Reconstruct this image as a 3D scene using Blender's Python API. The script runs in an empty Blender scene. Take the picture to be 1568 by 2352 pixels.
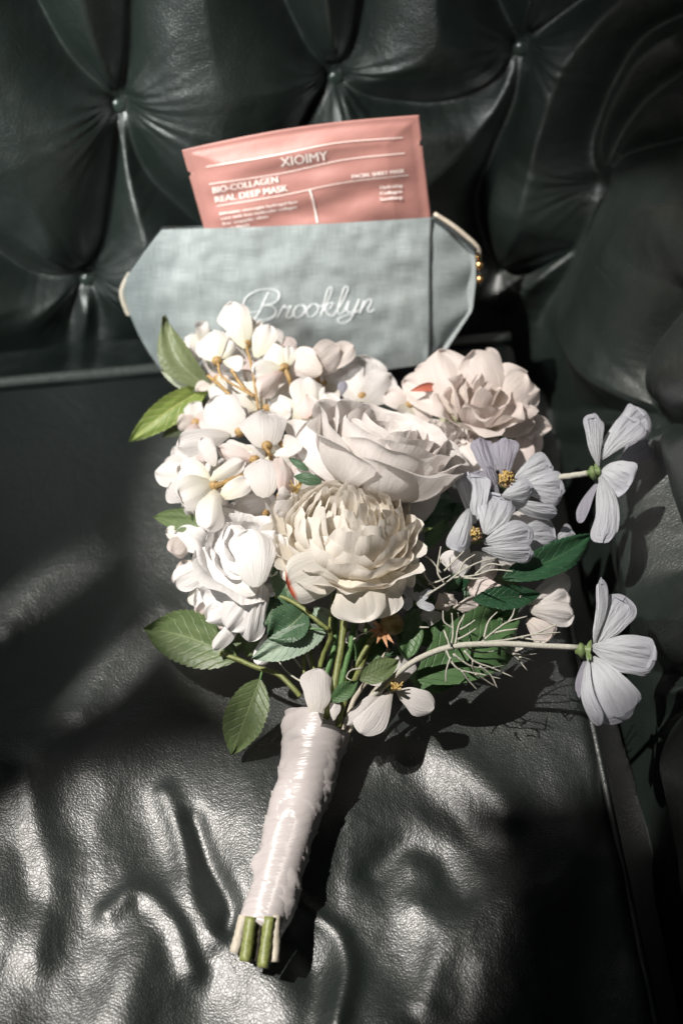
import bpy, math, random
import numpy as np
from mathutils import Vector, Matrix, noise
C = bpy.context.scene
col = C.collection
PI = math.pi
rnd = random.Random(7)

# ------------------------------------------------------------------ camera
TILT = math.radians(50); DIST = 0.95; TGT = Vector((0, 0, .03)); FPX = 50/36*2352
RIGHT = Vector((1, 0, 0)); UP = Vector((0, math.sin(TILT), math.cos(TILT))); BACK = Vector((0, -math.cos(TILT), math.sin(TILT)))
CAM = TGT + BACK*DIST
cd = bpy.data.cameras.new('camera'); cam = bpy.data.objects.new('camera', cd); col.objects.link(cam)
cd.sensor_fit = 'VERTICAL'; cd.sensor_height = 36; cd.sensor_width = 24; cd.lens = 50; cd.clip_start = .02; cd.clip_end = 60
cam.matrix_world = Matrix.Translation(CAM) @ Matrix((RIGHT, UP, BACK)).transposed().to_4x4()
cd.dof.use_dof = True; cd.dof.focus_distance = .835; cd.dof.aperture_fstop = 4.5
C.camera = cam

# ------------------------------------------------------------------ light
w = bpy.data.worlds.new('World'); C.world = w; w.use_nodes = True
bg = w.node_tree.nodes['Background']; bg.inputs[0].default_value = (.62, .70, .72, 1); bg.inputs[1].default_value = .03
C.view_settings.view_transform = 'Standard'; C.view_settings.look = 'None'; C.view_settings.exposure = 0; C.view_settings.gamma = 1
SUN = Vector((-.46, -.08, .88)).normalized()
SUND = 3.0

def ray(u, v):
    return (RIGHT*((u-784)/FPX) + UP*((1176-v)/FPX) - BACK)

def at(u, v, z):
    d = ray(u, v); return CAM + d*((z-CAM.z)/d.z)

def sun_patch(u, v, z, a, b, rot, watts, blend):      # sunlight through a gap, all gaps seen from one far point
    t = at(u, v, z) if z is not None else Vector(u); p = t + SUN*SUND
    ld = bpy.data.lights.new('sunlight', 'SPOT'); o = bpy.data.objects.new('sunlight', ld); col.objects.link(o)
    m = max(a, b); ld.spot_size = 2*math.atan(m/SUND); ld.spot_blend = blend; ld.energy = watts; ld.shadow_soft_size = .014
    ld.color = (1, .945, .885)
    bx = (RIGHT-SUN*RIGHT.dot(SUN)).normalized(); q = Matrix((bx, SUN.cross(bx), SUN)).transposed()
    o.matrix_world = Matrix.Translation(p) @ q.to_4x4() @ Matrix.Rotation(math.radians(rot), 4, 'Z') @ Matrix.Diagonal((a/m, b/m, 1, 1))
SW = 675
sun_patch((.045, .030, .10), 0, None, .214, .236, 0, SW, .10)       # bouquet
sun_patch(500, 2090, 0, .150, .118, 0, SW*1.28, .6)    # front of the seat
sun_patch(272, 1545, 0, .050, .009, 58, SW*2.5, 1)
sun_patch(110, 1350, 0, .060, .012, 48, SW*1.4, 1)

def area(loc, tgt, sx, sy, watts, color):
    ld = bpy.data.lights.new('window_light', 'AREA'); o = bpy.data.objects.new('window_light', ld); col.objects.link(o)
    ld.spread = math.radians(21); ld.shape = 'RECTANGLE'; ld.size = sx; ld.size_y = sy; ld.energy = watts; ld.color = color
    o.location = loc; o.rotation_euler = (Vector(tgt)-Vector(loc)).to_track_quat('-Z', 'Y').to_euler()
area((-1.0, -.75, 1.25), (-.28, .24, .26), .45, .45, 1.9, (.96, 1, .97))

# ------------------------------------------------------------------ helpers
WLOC = {}
def S(p): return (CAM-p).dot(BACK)/FPX                # metres per picture unit at p
def camdir(a, b, c): return (RIGHT*a + UP*b + BACK*c).normalized()

def tag(o, label=None, cat=None, group=None, kind=None):
    if label: o['label'] = label
    if cat: o['category'] = cat
    if group: o['group'] = group
    if kind: o['kind'] = kind
    return o

def thing(name, loc, label, cat):
    o = bpy.data.objects.new(name, None); o.empty_display_size = .02; col.objects.link(o); o.location = loc; WLOC[o] = Vector(loc)
    return tag(o, label, cat)

def mk(name, V, F, mat, parent=None, uv=None, smooth=True, label=None, mats=None, fm=None):
    V = np.asarray(V, dtype=float).reshape(-1, 3); c = V.mean(axis=0)
    me = bpy.data.meshes.new(name); me.from_pydata((V-c).tolist(), [], F); me.update()
    if smooth: me.polygons.foreach_set('use_smooth', [True]*len(me.polygons))
    if uv is not None:
        l = me.uv_layers.new(name='UVMap'); idx = np.empty(len(me.loops), dtype=np.int32); me.loops.foreach_get('vertex_index', idx)
        l.data.foreach_set('uv', np.asarray(uv, dtype=float)[idx].ravel())
    for m in ([mat] if mats is None else mats): me.materials.append(m)
    if fm is not None: me.polygons.foreach_set('material_index', fm)
    o = bpy.data.objects.new(name, me); col.objects.link(o)
    cv = Vector(c); WLOC[o] = cv
    if parent: o.parent = parent; o.location = cv-WLOC[parent]
    else: o.location = cv
    if label: o['label'] = label
    return o

def gridfaces(nr, nc, off=0, closed=False):
    F = []
    for i in range(nr-1):
        for j in range(nc if closed else nc-1):
            k = (j+1) % nc
            F.append((off+i*nc+j, off+i*nc+k, off+(i+1)*nc+k, off+(i+1)*nc+j))
    return F

def cat(pts, n):                                       # Catmull-Rom
    P = [Vector(p) for p in pts]; P = [P[0]*2-P[1]]+P+[P[-1]*2-P[-2]]
    out = []; m = len(P)-3
    for i in range(n):
        x = i/(n-1)*m; k = min(int(x), m-1); t = x-k
        a, b, c, d = P[k:k+4]
        out.append(.5*((2*b)+(c-a)*t+(2*a-5*b+4*c-d)*t*t+(3*b-a-3*c+d)*t**3))
    return out

def tubegeo(pts, rad, n=10, seg=None, flat=1, cap=True, wob=0):
    ln = seg or max(6, len(pts)*4)
    P = cat(pts, ln); V = []; ref = BACK
    for i, p in enumerate(P):
        t = (P[min(i+1, ln-1)]-P[max(i-1, 0)]).normalized(); a = t.cross(ref)
        a = (a if a.length > .05 else t.cross(RIGHT)).normalized(); b = a.cross(t).normalized()
        f = i/(ln-1); r = rad(f) if callable(rad) else rad
        for j in range(n):
            th = 2*PI*j/n; rr = r*(1+wob*math.sin(3*th+f*9)+wob*math.sin(f*31+th))
            V.append(p + a*(rr*math.cos(th)) + b*(rr*math.sin(th)*flat))
    F = gridfaces(ln, n, 0, True)
    if cap: F.append(tuple(range(n-1, -1, -1))); F.append(tuple(range((ln-1)*n, ln*n)))
    return [tuple(v) for v in V], F

def tube(name, pts, rad, mat, parent, n=10, seg=None, flat=1, wob=0, label=None):
    V, F = tubegeo(pts, rad, n, seg, flat, True, wob)
    return mk(name, V, F, mat, parent, label=label)

def join(geos):
    V = []; F = []
    for v, f in geos:
        o = len(V); V += [tuple(x) for x in v]; F += [tuple(o+i for i in q) for q in f]
    return V, F

# ------------------------------------------------------------------ materials
def mat(name, color, rough=.6, spec=.5, **k):
    m = bpy.data.materials.new(name); m.use_nodes = True; nt = m.node_tree; b = nt.nodes['Principled BSDF']
    b.inputs['Base Color'].default_value = (*color, 1); b.inputs['Roughness'].default_value = rough; b.inputs['Specular IOR Level'].default_value = spec
    for a, v in k.items(): b.inputs[a.replace('_', ' ')].default_value = v
    return m

def nd(nt, t, **kw):
    n = nt.nodes.new(t)
    for a, v in kw.items():
        if a.startswith('i_'): n.inputs[a[2:].replace('_', ' ')].default_value = v
        else: setattr(n, a, v)
    return n

def ramp(nt, stops):
    r = nt.nodes.new('ShaderNodeValToRGB'); e = r.color_ramp.elements
    while len(e) < len(stops): e.new(.5)
    for i, (p, c) in enumerate(stops): e[i].position = p; e[i].color = (*c, 1) if len(c) == 3 else c
    return r

def leather(name, grain, sx=1, sy=1, sz=1, base=(.0026, .0062, .0048)):
    m = mat(name, base, .42, 1, Coat_Weight=.45, Coat_Roughness=.42); nt = m.node_tree; L = nt.links; b = nt.nodes['Principled BSDF']
    g = nd(nt, 'ShaderNodeNewGeometry'); mp = nd(nt, 'ShaderNodeMapping'); mp.inputs['Scale'].default_value = (sx, sy, sz)
    L.new(g.outputs['Position'], mp.inputs[0])
    wn = nd(nt, 'ShaderNodeTexNoise', i_Scale=90, i_Detail=3); L.new(mp.outputs[0], wn.inputs['Vector'])
    va = nd(nt, 'ShaderNodeVectorMath', operation='MULTIPLY_ADD'); va.inputs[1].default_value = (.004, .004, .004)
    L.new(wn.outputs['Color'], va.inputs[0]); L.new(mp.outputs[0], va.inputs[2])
    vo = nd(nt, 'ShaderNodeTexVoronoi', feature='DISTANCE_TO_EDGE', i_Scale=grain*1.25); L.new(va.outputs[0], vo.inputs['Vector'])
    r = ramp(nt, [(0, (0, 0, 0)), (.28, (1, 1, 1))]); L.new(vo.outputs['Distance'], r.inputs[0])
    n2 = nd(nt, 'ShaderNodeTexNoise', i_Scale=170, i_Detail=5, i_Roughness=.65); L.new(va.outputs[0], n2.inputs['Vector'])
    n3 = nd(nt, 'ShaderNodeTexNoise', i_Scale=26, i_Detail=4, i_Roughness=.6, i_Distortion=1.2); L.new(mp.outputs[0], n3.inputs['Vector'])
    b1 = nd(nt, 'ShaderNodeBump', i_Strength=.34, i_Distance=.0003); L.new(r.outputs[0], b1.inputs['Height'])
    b2 = nd(nt, 'ShaderNodeBump', i_Strength=.3, i_Distance=.001); L.new(n2.outputs[0], b2.inputs['Height']); L.new(b1.outputs[0], b2.inputs['Normal'])
    b3 = nd(nt, 'ShaderNodeBump', i_Strength=.22, i_Distance=.004); L.new(n3.outputs[0], b3.inputs['Height']); L.new(b2.outputs[0], b3.inputs['Normal'])
    L.new(b3.outputs[0], b.inputs['Normal']); L.new(b3.outputs[0], b.inputs['Coat Normal'])
    rr = nd(nt, 'ShaderNodeMapRange', i_To_Min=.40, i_To_Max=.53); L.new(n3.outputs[0], rr.inputs[0]); L.new(rr.outputs[0], b.inputs['Roughness'])
    return m

def petalmat(name, base, tip, mid=None, vein=.4, trans=.42, rough=.48, redtip=None, veins=26):
    m = mat(name, tip, rough, .3); nt = m.node_tree; L = nt.links; b = nt.nodes['Principled BSDF']; out = nt.nodes['Material Output']
    uv = nd(nt, 'ShaderNodeTexCoord'); sp = nd(nt, 'ShaderNodeSeparateXYZ'); L.new(uv.outputs['UV'], sp.inputs[0])
    st = [(0, base), (.45, mid or tip), (.9, tip)]
    if redtip: st += [(.90, tip), (.96, redtip)]
    r = ramp(nt, st); nz = nd(nt, 'ShaderNodeTexNoise', i_Scale=5, i_Detail=3); L.new(uv.outputs['UV'], nz.inputs['Vector'])
    ad = nd(nt, 'ShaderNodeMath', operation='MULTIPLY_ADD'); ad.inputs[1].default_value = .16 if not redtip else 0; L.new(nz.outputs[0], ad.inputs[0]); L.new(sp.outputs[1], ad.inputs[2])
    sb = nd(nt, 'ShaderNodeMath', operation='SUBTRACT'); sb.inputs[1].default_value = .08 if not redtip else 0; L.new(ad.outputs[0], sb.inputs[0]); L.new(sb.outputs[0], r.inputs[0])
    oi = nd(nt, 'ShaderNodeObjectInfo'); mr = nd(nt, 'ShaderNodeMapRange', i_To_Min=.90, i_To_Max=1.03); L.new(oi.outputs['Random'], mr.inputs[0])
    hs = nd(nt, 'ShaderNodeHueSaturation'); L.new(r.outputs[0], hs.inputs['Color']); L.new(mr.outputs[0], hs.inputs['Value']); r = hs
    L.new(r.outputs[0], b.inputs['Base Color'])
    mp = nd(nt, 'ShaderNodeMapping'); mp.inputs['Scale'].default_value = (veins, 2.2, 1); L.new(uv.outputs['UV'], mp.inputs[0])
    vn = nd(nt, 'ShaderNodeTexNoise', i_Scale=1, i_Detail=3, i_Distortion=.3); L.new(mp.outputs[0], vn.inputs['Vector'])
    bp = nd(nt, 'ShaderNodeBump', i_Strength=vein, i_Distance=.0018); L.new(vn.outputs[0], bp.inputs['Height'])
    g = nd(nt, 'ShaderNodeNewGeometry'); fn = nd(nt, 'ShaderNodeTexNoise', i_Scale=2600, i_Detail=1); L.new(g.outputs['Position'], fn.inputs['Vector'])
    b2 = nd(nt, 'ShaderNodeBump', i_Strength=.25, i_Distance=.0002); L.new(fn.outputs[0], b2.inputs['Height']); L.new(bp.outputs[0], b2.inputs['Normal'])
    L.new(b2.outputs[0], b.inputs['Normal'])
    tr = nd(nt, 'ShaderNodeBsdfTranslucent'); L.new(r.outputs[0], tr.inputs[0]); L.new(b2.outputs[0], tr.inputs[1]); b.inputs['Sheen Weight'].default_value = .15
    mx = nd(nt, 'ShaderNodeMixShader'); mx.inputs[0].default_value = trans; L.new(b.outputs[0], mx.inputs[1]); L.new(tr.outputs[0], mx.inputs[2]); L.new(mx.outputs[0], out.inputs[0])
    return m

def leafmat(name, c1, c2, veinc, rough=.42, vs=.5):
    m = mat(name, c1, rough, .45); nt = m.node_tree; L = nt.links; b = nt.nodes['Principled BSDF']; out = nt.nodes['Material Output']
    uv = nd(nt, 'ShaderNodeTexCoord'); sp = nd(nt, 'ShaderNodeSeparateXYZ'); L.new(uv.outputs['UV'], sp.inputs[0])
    def M(op, a, bb=None, c=None):
        n = nd(nt, 'ShaderNodeMath', operation=op)
        for i, x in enumerate((a, bb, c)):
            if x is None: continue
            if isinstance(x, (int, float)): n.inputs[i].default_value = x
            else: L.new(x, n.inputs[i])
        return n.outputs[0]
    s = M('ABSOLUTE', M('MULTIPLY_ADD', sp.outputs[0], 2, -1))
    nz = nd(nt, 'ShaderNodeTexNoise', i_Scale=7, i_Detail=4); L.new(uv.outputs['UV'], nz.inputs['Vector'])
    ph = M('ADD', M('SUBTRACT', M('MULTIPLY', sp.outputs[1], 8.5), M('MULTIPLY', s, 2.0)), M('MULTIPLY', nz.outputs[0], .5))
    side = M('POWER', M('ABSOLUTE', M('MULTIPLY_ADD', M('FRACT', ph), 2, -1)), 9)      # thin lines, slanting veins
    mid = M('LESS_THAN', s, .035)
    vv = M('MAXIMUM', M('MULTIPLY', side, .75), mid)
    nb = nd(nt, 'ShaderNodeTexNoise', i_Scale=3.5, i_Detail=5, i_Roughness=.7); L.new(uv.outputs['UV'], nb.inputs['Vector'])
    r = ramp(nt, [(.32, c1), (.68, c2)]); L.new(nb.outputs[0], r.inputs[0])
    mx = nd(nt, 'ShaderNodeMix', data_type='RGBA'); L.new(M('MULTIPLY', vv, vs), mx.inputs[0]); L.new(r.outputs[0], mx.inputs[6]); mx.inputs[7].default_value = (*veinc, 1)
    L.new(mx.outputs[2], b.inputs['Base Color'])
    bp = nd(nt, 'ShaderNodeBump', i_Strength=.6, i_Distance=.0008, invert=True); L.new(vv, bp.inputs['Height'])
    b2 = nd(nt, 'ShaderNodeBump', i_Strength=.5, i_Distance=.0012); L.new(nb.outputs[0], b2.inputs['Height']); L.new(bp.outputs[0], b2.inputs['Normal']); L.new(b2.outputs[0], b.inputs['Normal'])
    tr = nd(nt, 'ShaderNodeBsdfTranslucent'); L.new(mx.outputs[2], tr.inputs[0])
    ms = nd(nt, 'ShaderNodeMixShader'); ms.inputs[0].default_value = .15; L.new(b.outputs[0], ms.inputs[1]); L.new(tr.outputs[0], ms.inputs[2]); L.new(ms.outputs[0], out.inputs[0])
    return m

def noisy(name, c1, c2, rough, sc=(300, 300, 300), bump=.0006, spec=.4, bs=.5, **k):
    m = mat(name, c1, rough, spec, **k); nt = m.node_tree; L = nt.links; b = nt.nodes['Principled BSDF']
    g = nd(nt, 'ShaderNodeNewGeometry'); mp = nd(nt, 'ShaderNodeMapping'); mp.inputs['Scale'].default_value = sc; L.new(g.outputs['Position'], mp.inputs[0])
    n = nd(nt, 'ShaderNodeTexNoise', i_Scale=1, i_Detail=4, i_Roughness=.6); L.new(mp.outputs[0], n.inputs['Vector'])
    r = ramp(nt, [(.35, c1), (.65, c2)]); L.new(n.outputs[0], r.inputs[0]); L.new(r.outputs[0], b.inputs['Base Color'])
    bp = nd(nt, 'ShaderNodeBump', i_Strength=bs, i_Distance=bump); L.new(n.outputs[0], bp.inputs['Height']); L.new(bp.outputs[0], b.inputs['Normal'])
    return m

M_LEATHER = leather('green_leather', 430)
M_LEATHER_B = leather('green_leather_back', 380, base=(.0034, .0085, .0063))
M_PIPE = noisy('leather_piping_lit', (.05, .056, .052), (.09, .096, .09), .28, bump=.0005, spec=1)  # leather colour lightened to paint in the highlight along the back piping
M_BUTTON = noisy('leather_button', (.02, .03, .026), (.03, .04, .035), .28, bump=.0003, spec=.7)
M_WHITE = petalmat('white_petal', (.72, .68, .62), (.77, .735, .72), vein=.45)
M_BRIGHT = petalmat('bright_white_petal', (.84, .82, .78), (.88, .86, .85), vein=.45, trans=.34)
M_ROSE = petalmat('ivory_petal', (.82, .76, .70), (.86, .82, .795), vein=.4, veins=14)
M_CREAM = petalmat('cream_petal', (.82, .74, .58), (.88, .84, .78), (.86, .80, .70), vein=.3, veins=12)
M_CREAMRED = petalmat('cream_petal_red_tip', (.80, .77, .66), (.84, .81, .75), vein=.25, redtip=(.60, .13, .06))
M_BLUSH = petalmat('blush_petal', (.74, .66, .58), (.78, .70, .66), vein=.4, veins=10)
M_PINK = petalmat('pink_petal', (.74, .55, .50), (.80, .70, .67), vein=.3)
M_BLOS = petalmat('blossom_petal', (.70, .66, .50), (.75, .715, .69), (.73, .70, .63), vein=.2, veins=8, trans=.3)
M_BLUE = petalmat('pale_blue_petal', (.64, .66, .68), (.55, .56, .62), (.61, .63, .67), vein=1.0, veins=9)
M_LAV = petalmat('lavender_petal', (.46, .46, .52), (.38, .37, .44), vein=1.0, veins=9)
M_GBEIGE = petalmat('green_beige_petal', (.45, .47, .28), (.60, .58, .44), vein=.3, redtip=(.6, .12, .07))
M_RED = noisy('red_petal_edge', (.46, .12, .08), (.38, .14, .09), .5)
M_LEAF = leafmat('green_leaf', (.08, .12, .048), (.135, .18, .075), (.24, .30, .14))
M_LEAFO = leafmat('olive_leaf', (.10, .125, .055), (.16, .18, .09), (.26, .28, .17))
M_LEAFY = leafmat('yellow_green_leaf', (.11, .17, .03), (.20, .25, .06), (.42, .42, .16), vs=.8)
M_LEAFD = leafmat('dark_green_leaf', (.014, .05, .022), (.028, .085, .04), (.07, .15, .07), rough=.32)
M_LEAFM = leafmat('mid_green_leaf', (.05, .11, .04), (.09, .165, .065), (.11, .19, .09), vs=.35)
M_LEAFB = leafmat('blue_green_leaf', (.035, .085, .042), (.07, .135, .075), (.22, .29, .14), vs=.6)
M_LEAFP = leafmat('pale_leaf_underside', (.24, .33, .25), (.32, .40, .31), (.38, .44, .32), rough=.6)
M_LEAFG = leafmat('grey_green_leaf_underside', (.26, .29, .20), (.34, .36, .27), (.42, .42, .32), rough=.65)
M_STEM = noisy('olive_stem', (.11, .13, .035), (.19, .21, .07), .45, (400, 400, 400))
M_STEMG = noisy('green_stem', (.05, .13, .04), (.10, .18, .06), .45, (400, 400, 400))
M_STEMB = noisy('brown_stem', (.22, .13, .05), (.40, .26, .10), .5, (500, 500, 500))
M_STEMK = noisy('dark_stem', (.04, .035, .025), (.07, .06, .045), .5)
M_STEMC = noisy('cream_stem', (.34, .31, .25), (.44, .40, .33), .6, (500, 120, 500))
M_GREY = noisy('flocked_grey_foliage', (.33, .32, .27), (.46, .45, .39), .85, (900, 900, 900), bump=.0006)
M_STAM = noisy('yellow_stamen', (.38, .25, .07), (.60, .44, .18), .6, (900, 900, 900))
M_DISC = noisy('flower_disc', (.20, .11, .03), (.62, .50, .30), .7, (1400, 1400, 1400), bump=.002)
M_HAIR = noisy('dark_stamen', (.06, .035, .03), (.12, .06, .04), .6)
M_BUD = noisy('brown_bud', (.16, .10, .03), (.30, .22, .08), .35, (150, 500, 150))
M_ORANGE = noisy('orange_sepal', (.30, .14, .06), (.42, .22, .11), .5)
M_CALYX = noisy('green_calyx', (.10, .15, .05), (.16, .21, .09), .5)
M_SATIN = noisy('white_satin', (.37, .34, .335), (.42, .39, .385), .3, (18, 75, 40), bump=.0045, spec=1, bs=.35)
nt = M_SATIN.node_tree; b_ = nt.nodes['Principled BSDF']; b_.inputs['Anisotropic'].default_value = .8; b_.inputs['Roughness'].default_value = .42; b_.inputs['Specular IOR Level'].default_value = 1
tg = nt.nodes.new('ShaderNodeTangent'); tg.direction_type = 'UV_MAP'; nt.links.new(tg.outputs[0], b_.inputs['Tangent'])
M_PRINT = mat('white_print', (.80, .68, .64), .6)
M_THREAD = noisy('white_thread', (.70, .72, .73), (.80, .81, .82), .5, (2000, 2000, 2000))
M_GOLD = mat('gold_metal', (.85, .50, .22), .25, .5, Metallic=1.0)
M_ZIP = noisy('dark_zip_tape', (.03, .035, .035), (.06, .065, .065), .7)
M_PACK = noisy('pink_foil', (.345, .160, .138), (.365, .174, .150), .46, (40, 60, 40), bump=.002, spec=.4, bs=.4)
M_TAN = noisy('cream_lining', (.55, .47, .38), (.66, .58, .48), .7)

def linen():
    m = mat('blue_linen', (.36, .43, .44), .8, .2); nt = m.node_tree; L = nt.links; b = nt.nodes['Principled BSDF']
    uv = nd(nt, 'ShaderNodeTexCoord'); outs = []
    for sc, dt in (((380, 12, 1), 3), ((12, 380, 1), 3), ((3.5, 5, 1), 4)):
        mp = nd(nt, 'ShaderNodeMapping'); mp.inputs['Scale'].default_value = sc; L.new(uv.outputs['UV'], mp.inputs[0])
        n = nd(nt, 'ShaderNodeTexNoise', i_Scale=1, i_Detail=dt); L.new(mp.outputs[0], n.inputs['Vector']); outs.append(n.outputs[0])
    a = nd(nt, 'ShaderNodeMath', operation='ADD'); L.new(outs[0], a.inputs[0]); L.new(outs[1], a.inputs[1])
    a2 = nd(nt, 'ShaderNodeMath', operation='MULTIPLY_ADD'); L.new(outs[2], a2.inputs[0]); a2.inputs[1].default_value = .5; L.new(a.outputs[0], a2.inputs[2])
    mr = nd(nt, 'ShaderNodeMapRange', i_From_Min=.9, i_From_Max=1.6); L.new(a2.outputs[0], mr.inputs[0])
    r = ramp(nt, [(0, (.20, .228, .23)), (.5, (.275, .303, .304)), (1, (.365, .39, .387))]); L.new(mr.outputs[0], r.inputs[0]); L.new(r.outputs[0], b.inputs['Base Color'])
    bp = nd(nt, 'ShaderNodeBump', i_Strength=.5, i_Distance=.0006); L.new(a.outputs[0], bp.inputs['Height']); 
    bq = nd(nt, 'ShaderNodeBump', i_Strength=.22, i_Distance=.004); L.new(outs[2], bq.inputs['Height']); L.new(bp.outputs[0], bq.inputs['Normal']); L.new(bq.outputs[0], b.inputs['Normal'])
    return m
M_LINEN = linen()

# ------------------------------------------------------------------ armchair
chair = thing('armchair', (0, .2, -.1), 'dark green buttoned leather armchair with deep tufted back under the bouquet', 'armchair')

def segdist(U, Vv, lines):
    ds = []
    for ln in lines:
        P = cat([(a, b, 0) for a, b in ln], max(2, len(ln)*4)) if len(ln) > 2 else [Vector((*p, 0)) for p in ln]
        best = np.full(U.shape, 1e9)
        for p, q in zip(P[:-1], P[1:]):
            dx, dy = q.x-p.x, q.y-p.y; l2 = dx*dx+dy*dy+1e-9
            t = np.clip(((U-p.x)*dx+(Vv-p.y)*dy)/l2, 0, 1)
            best = np.minimum(best, np.hypot(U-p.x-t*dx, Vv-p.y-t*dy))
        ds.append(best)
    return ds

def project(X):
    R = X-np.array(CAM); d = -(R@np.array(BACK)); return 784+FPX*(R@np.array(RIGHT))/d, 1176-FPX*(R@np.array(UP))/d

B1, B2, B3, B4, B5, B6, B7 = (275, 240), (768, 175), (1193, 108), (200, 640), (1370, 430), (1500, 960), (1140, 635)
CREASE = [
 [(60, -60), (85, 0), (160, 130), B1], [(300, -80), (297, 0), (292, 140), B1], [B1, (262, 400), (240, 540), B4], [B1, (330, 390), (440, 500), (600, 640)],
 [(620, -80), (652, 0), (710, 115), B2], [(836, -60), (830, 0), (812, 100), B2], [B2, (705, 280), (650, 450), (600, 640)], [B2, (850, 225), (1000, 240), (1130, 195), B3],
 [B3, (1182, 220), (1130, 350), (1095, 480), B7], [(1130, -60), (1145, 0), B3], [B3, (1230, 75), (1330, 0), (1400, -60)],
 [(-60, 560), (0, 582), (90, 635), B4], [B4, (168, 710), (155, 830)], [B4, (228, 720), (220, 830)],
 [(1590, 20), (1475, 85), (1400, 200), (1353, 330), B5], [(1600, 140), (1500, 210), (1420, 310), B5], [B5, (1430, 355), (1580, 312)],
 [B5, (1330, 555), (1250, 595), B7], [(1352, 480), (1300, 620), (1242, 730), (1230, 850), (1262, 950)],
 [(1590, 680), (1512, 780), (1482, 870), B6], [B6, (1590, 975)], [B6, (1370, 1022), (1240, 1010)], [(1262, 950), (1370, 940), B6],
 [(1600, 1600), (1510, 1690), (1482, 1800), (1500, 1950)], [(1600, 1560), (1450, 1542), (1330, 1580)], [B6, (1540, 1120), (1600, 1300)]]
BUTTONS = [B1, B2, B3, B4, B5, B6, B7, (600, 640)]
SEEN = [B1, B2, B3, B4]

# plan of the back and arm: straight back, round corner, straight arm
def plan(a):   # a in metres along; returns point, outward (into room) normal
    th = math.atan(.13); cb = Vector((math.cos(th), math.sin(th), 0)); nb = Vector((math.sin(th), -math.cos(th), 0))
    r = .075; corner = Vector((.106, .178, 0))    # centre of rounding
    st = corner - nb*r; 
    if a < 0: return st + cb*a, nb
    arc = r*(PI/2+.06)
    if a < arc:
        an = a/r; n = Matrix.Rotation(-an, 3, 'Z') @ nb; return corner - n*r, n
    n = Matrix.Rotation(-arc/r, 3, 'Z') @ nb; d = Matrix.Rotation(-arc/r, 3, 'Z') @ cb
    return corner - n*r + d*(a-arc), n
NA, NZ = 900, 440
A0, A1 = -.48, .82; Z0, Z1 = -.07, .42
base = np.zeros((NZ, NA, 3)); nrm = np.zeros((NZ, NA, 3))
lean = .22
for j in range(NA):
    a = A0+(A1-A0)*j/(NA-1); p, n = plan(a)
    for i in range(NZ):
        z = Z0+(Z1-Z0)*i/(NZ-1)
        base[i, j] = (p.x-n.x*lean*z, p.y-n.y*lean*z, z); nn = Vector((n.x, n.y, lean)).normalized(); nrm[i, j] = nn
U, Vv = project(base.reshape(-1, 3))
ds = segdist(U, Vv, CREASE); k = 16.0
soft = -k*np.log(sum(np.exp(-np.minimum(d, 600)/k) for d in ds)); dmin = np.minimum.reduce(ds); D = np.clip(np.minimum(soft+8, dmin*1.0), 0, None); D = np.sqrt(D*D+64)-8
h = .040*(1-np.exp(-D/85.0)) - .005*np.exp(-D/18.0)
for (bu, bv) in BUTTONS:
    dx, dy = U-bu, Vv-bv; rr = np.hypot(dx, dy); an = np.arctan2(dy, dx)
    h += -.006*np.exp(-(rr/32)**2) + np.clip(rr/40, 0, 1)*(.45 if (bu, bv) not in SEEN else 1)*np.exp(-rr/75)*(.0016*np.sin(an*17+np.sin(an*5+bu)*1.7)+.0010*np.sin(an*29+bv+np.sin(an*3)*2))
Z = base[:, :, 2].ravel()
h *= np.clip((Z+.02)/.05, .15, 1)
P0 = base.reshape(-1, 3); nn = nrm.reshape(-1, 3)
wr = np.array([noise.noise(Vector((p[0]*22, p[1]*22, p[2]*22))) + .5*noise.noise(Vector((p[0]*55, p[1]*55, p[2]*40))) for p in P0])
h += wr*.0016
P1 = P0 + nn*h[:, None]
F = np.array(gridfaces(NZ, NA)); jj = F[:, 0] % NA
split = int((.055-A0)/(A1-A0)*(NA-1))
def sub(name, mask, m, label):
    f = F[mask]; ids, inv = np.unique(f, return_inverse=True)
    return mk(name, P1[ids], [tuple(int(x) for x in q) for q in inv.reshape(-1, 4)], m, chair, label=label)
sub('backrest', jj < split, M_LEATHER_B, 'deep buttoned backrest')
sub('armrest', jj >= split, M_LEATHER_B, 'curved tufted armrest')
# buttons: pick the surface point that projects nearest
pu, pv = project(P1)
for (bu, bv) in SEEN:
    i = int(np.argmin((pu-bu)**2+(pv-bv)**2)); c = Vector(P1[i]); n = Vector(nn[i]); R_ = .0052
    X = n.cross(Vector((0, 0, 1))).normalized(); Y = n.cross(X); V = []; NR = 9
    for a in range(NR):
        ph = a/(NR-1)*PI*.62; 
        for b in range(20):
            t = 2*PI*b/20; V.append(c + n*(.002+R_*.62*math.cos(ph)) + (X*math.cos(t)+Y*math.sin(t))*R_*math.sin(ph)*1.12)
    mk('button', V, gridfaces(NR, 20, 0, True)+[tuple(range(19, -1, -1))], M_BUTTON, chair)

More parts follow.
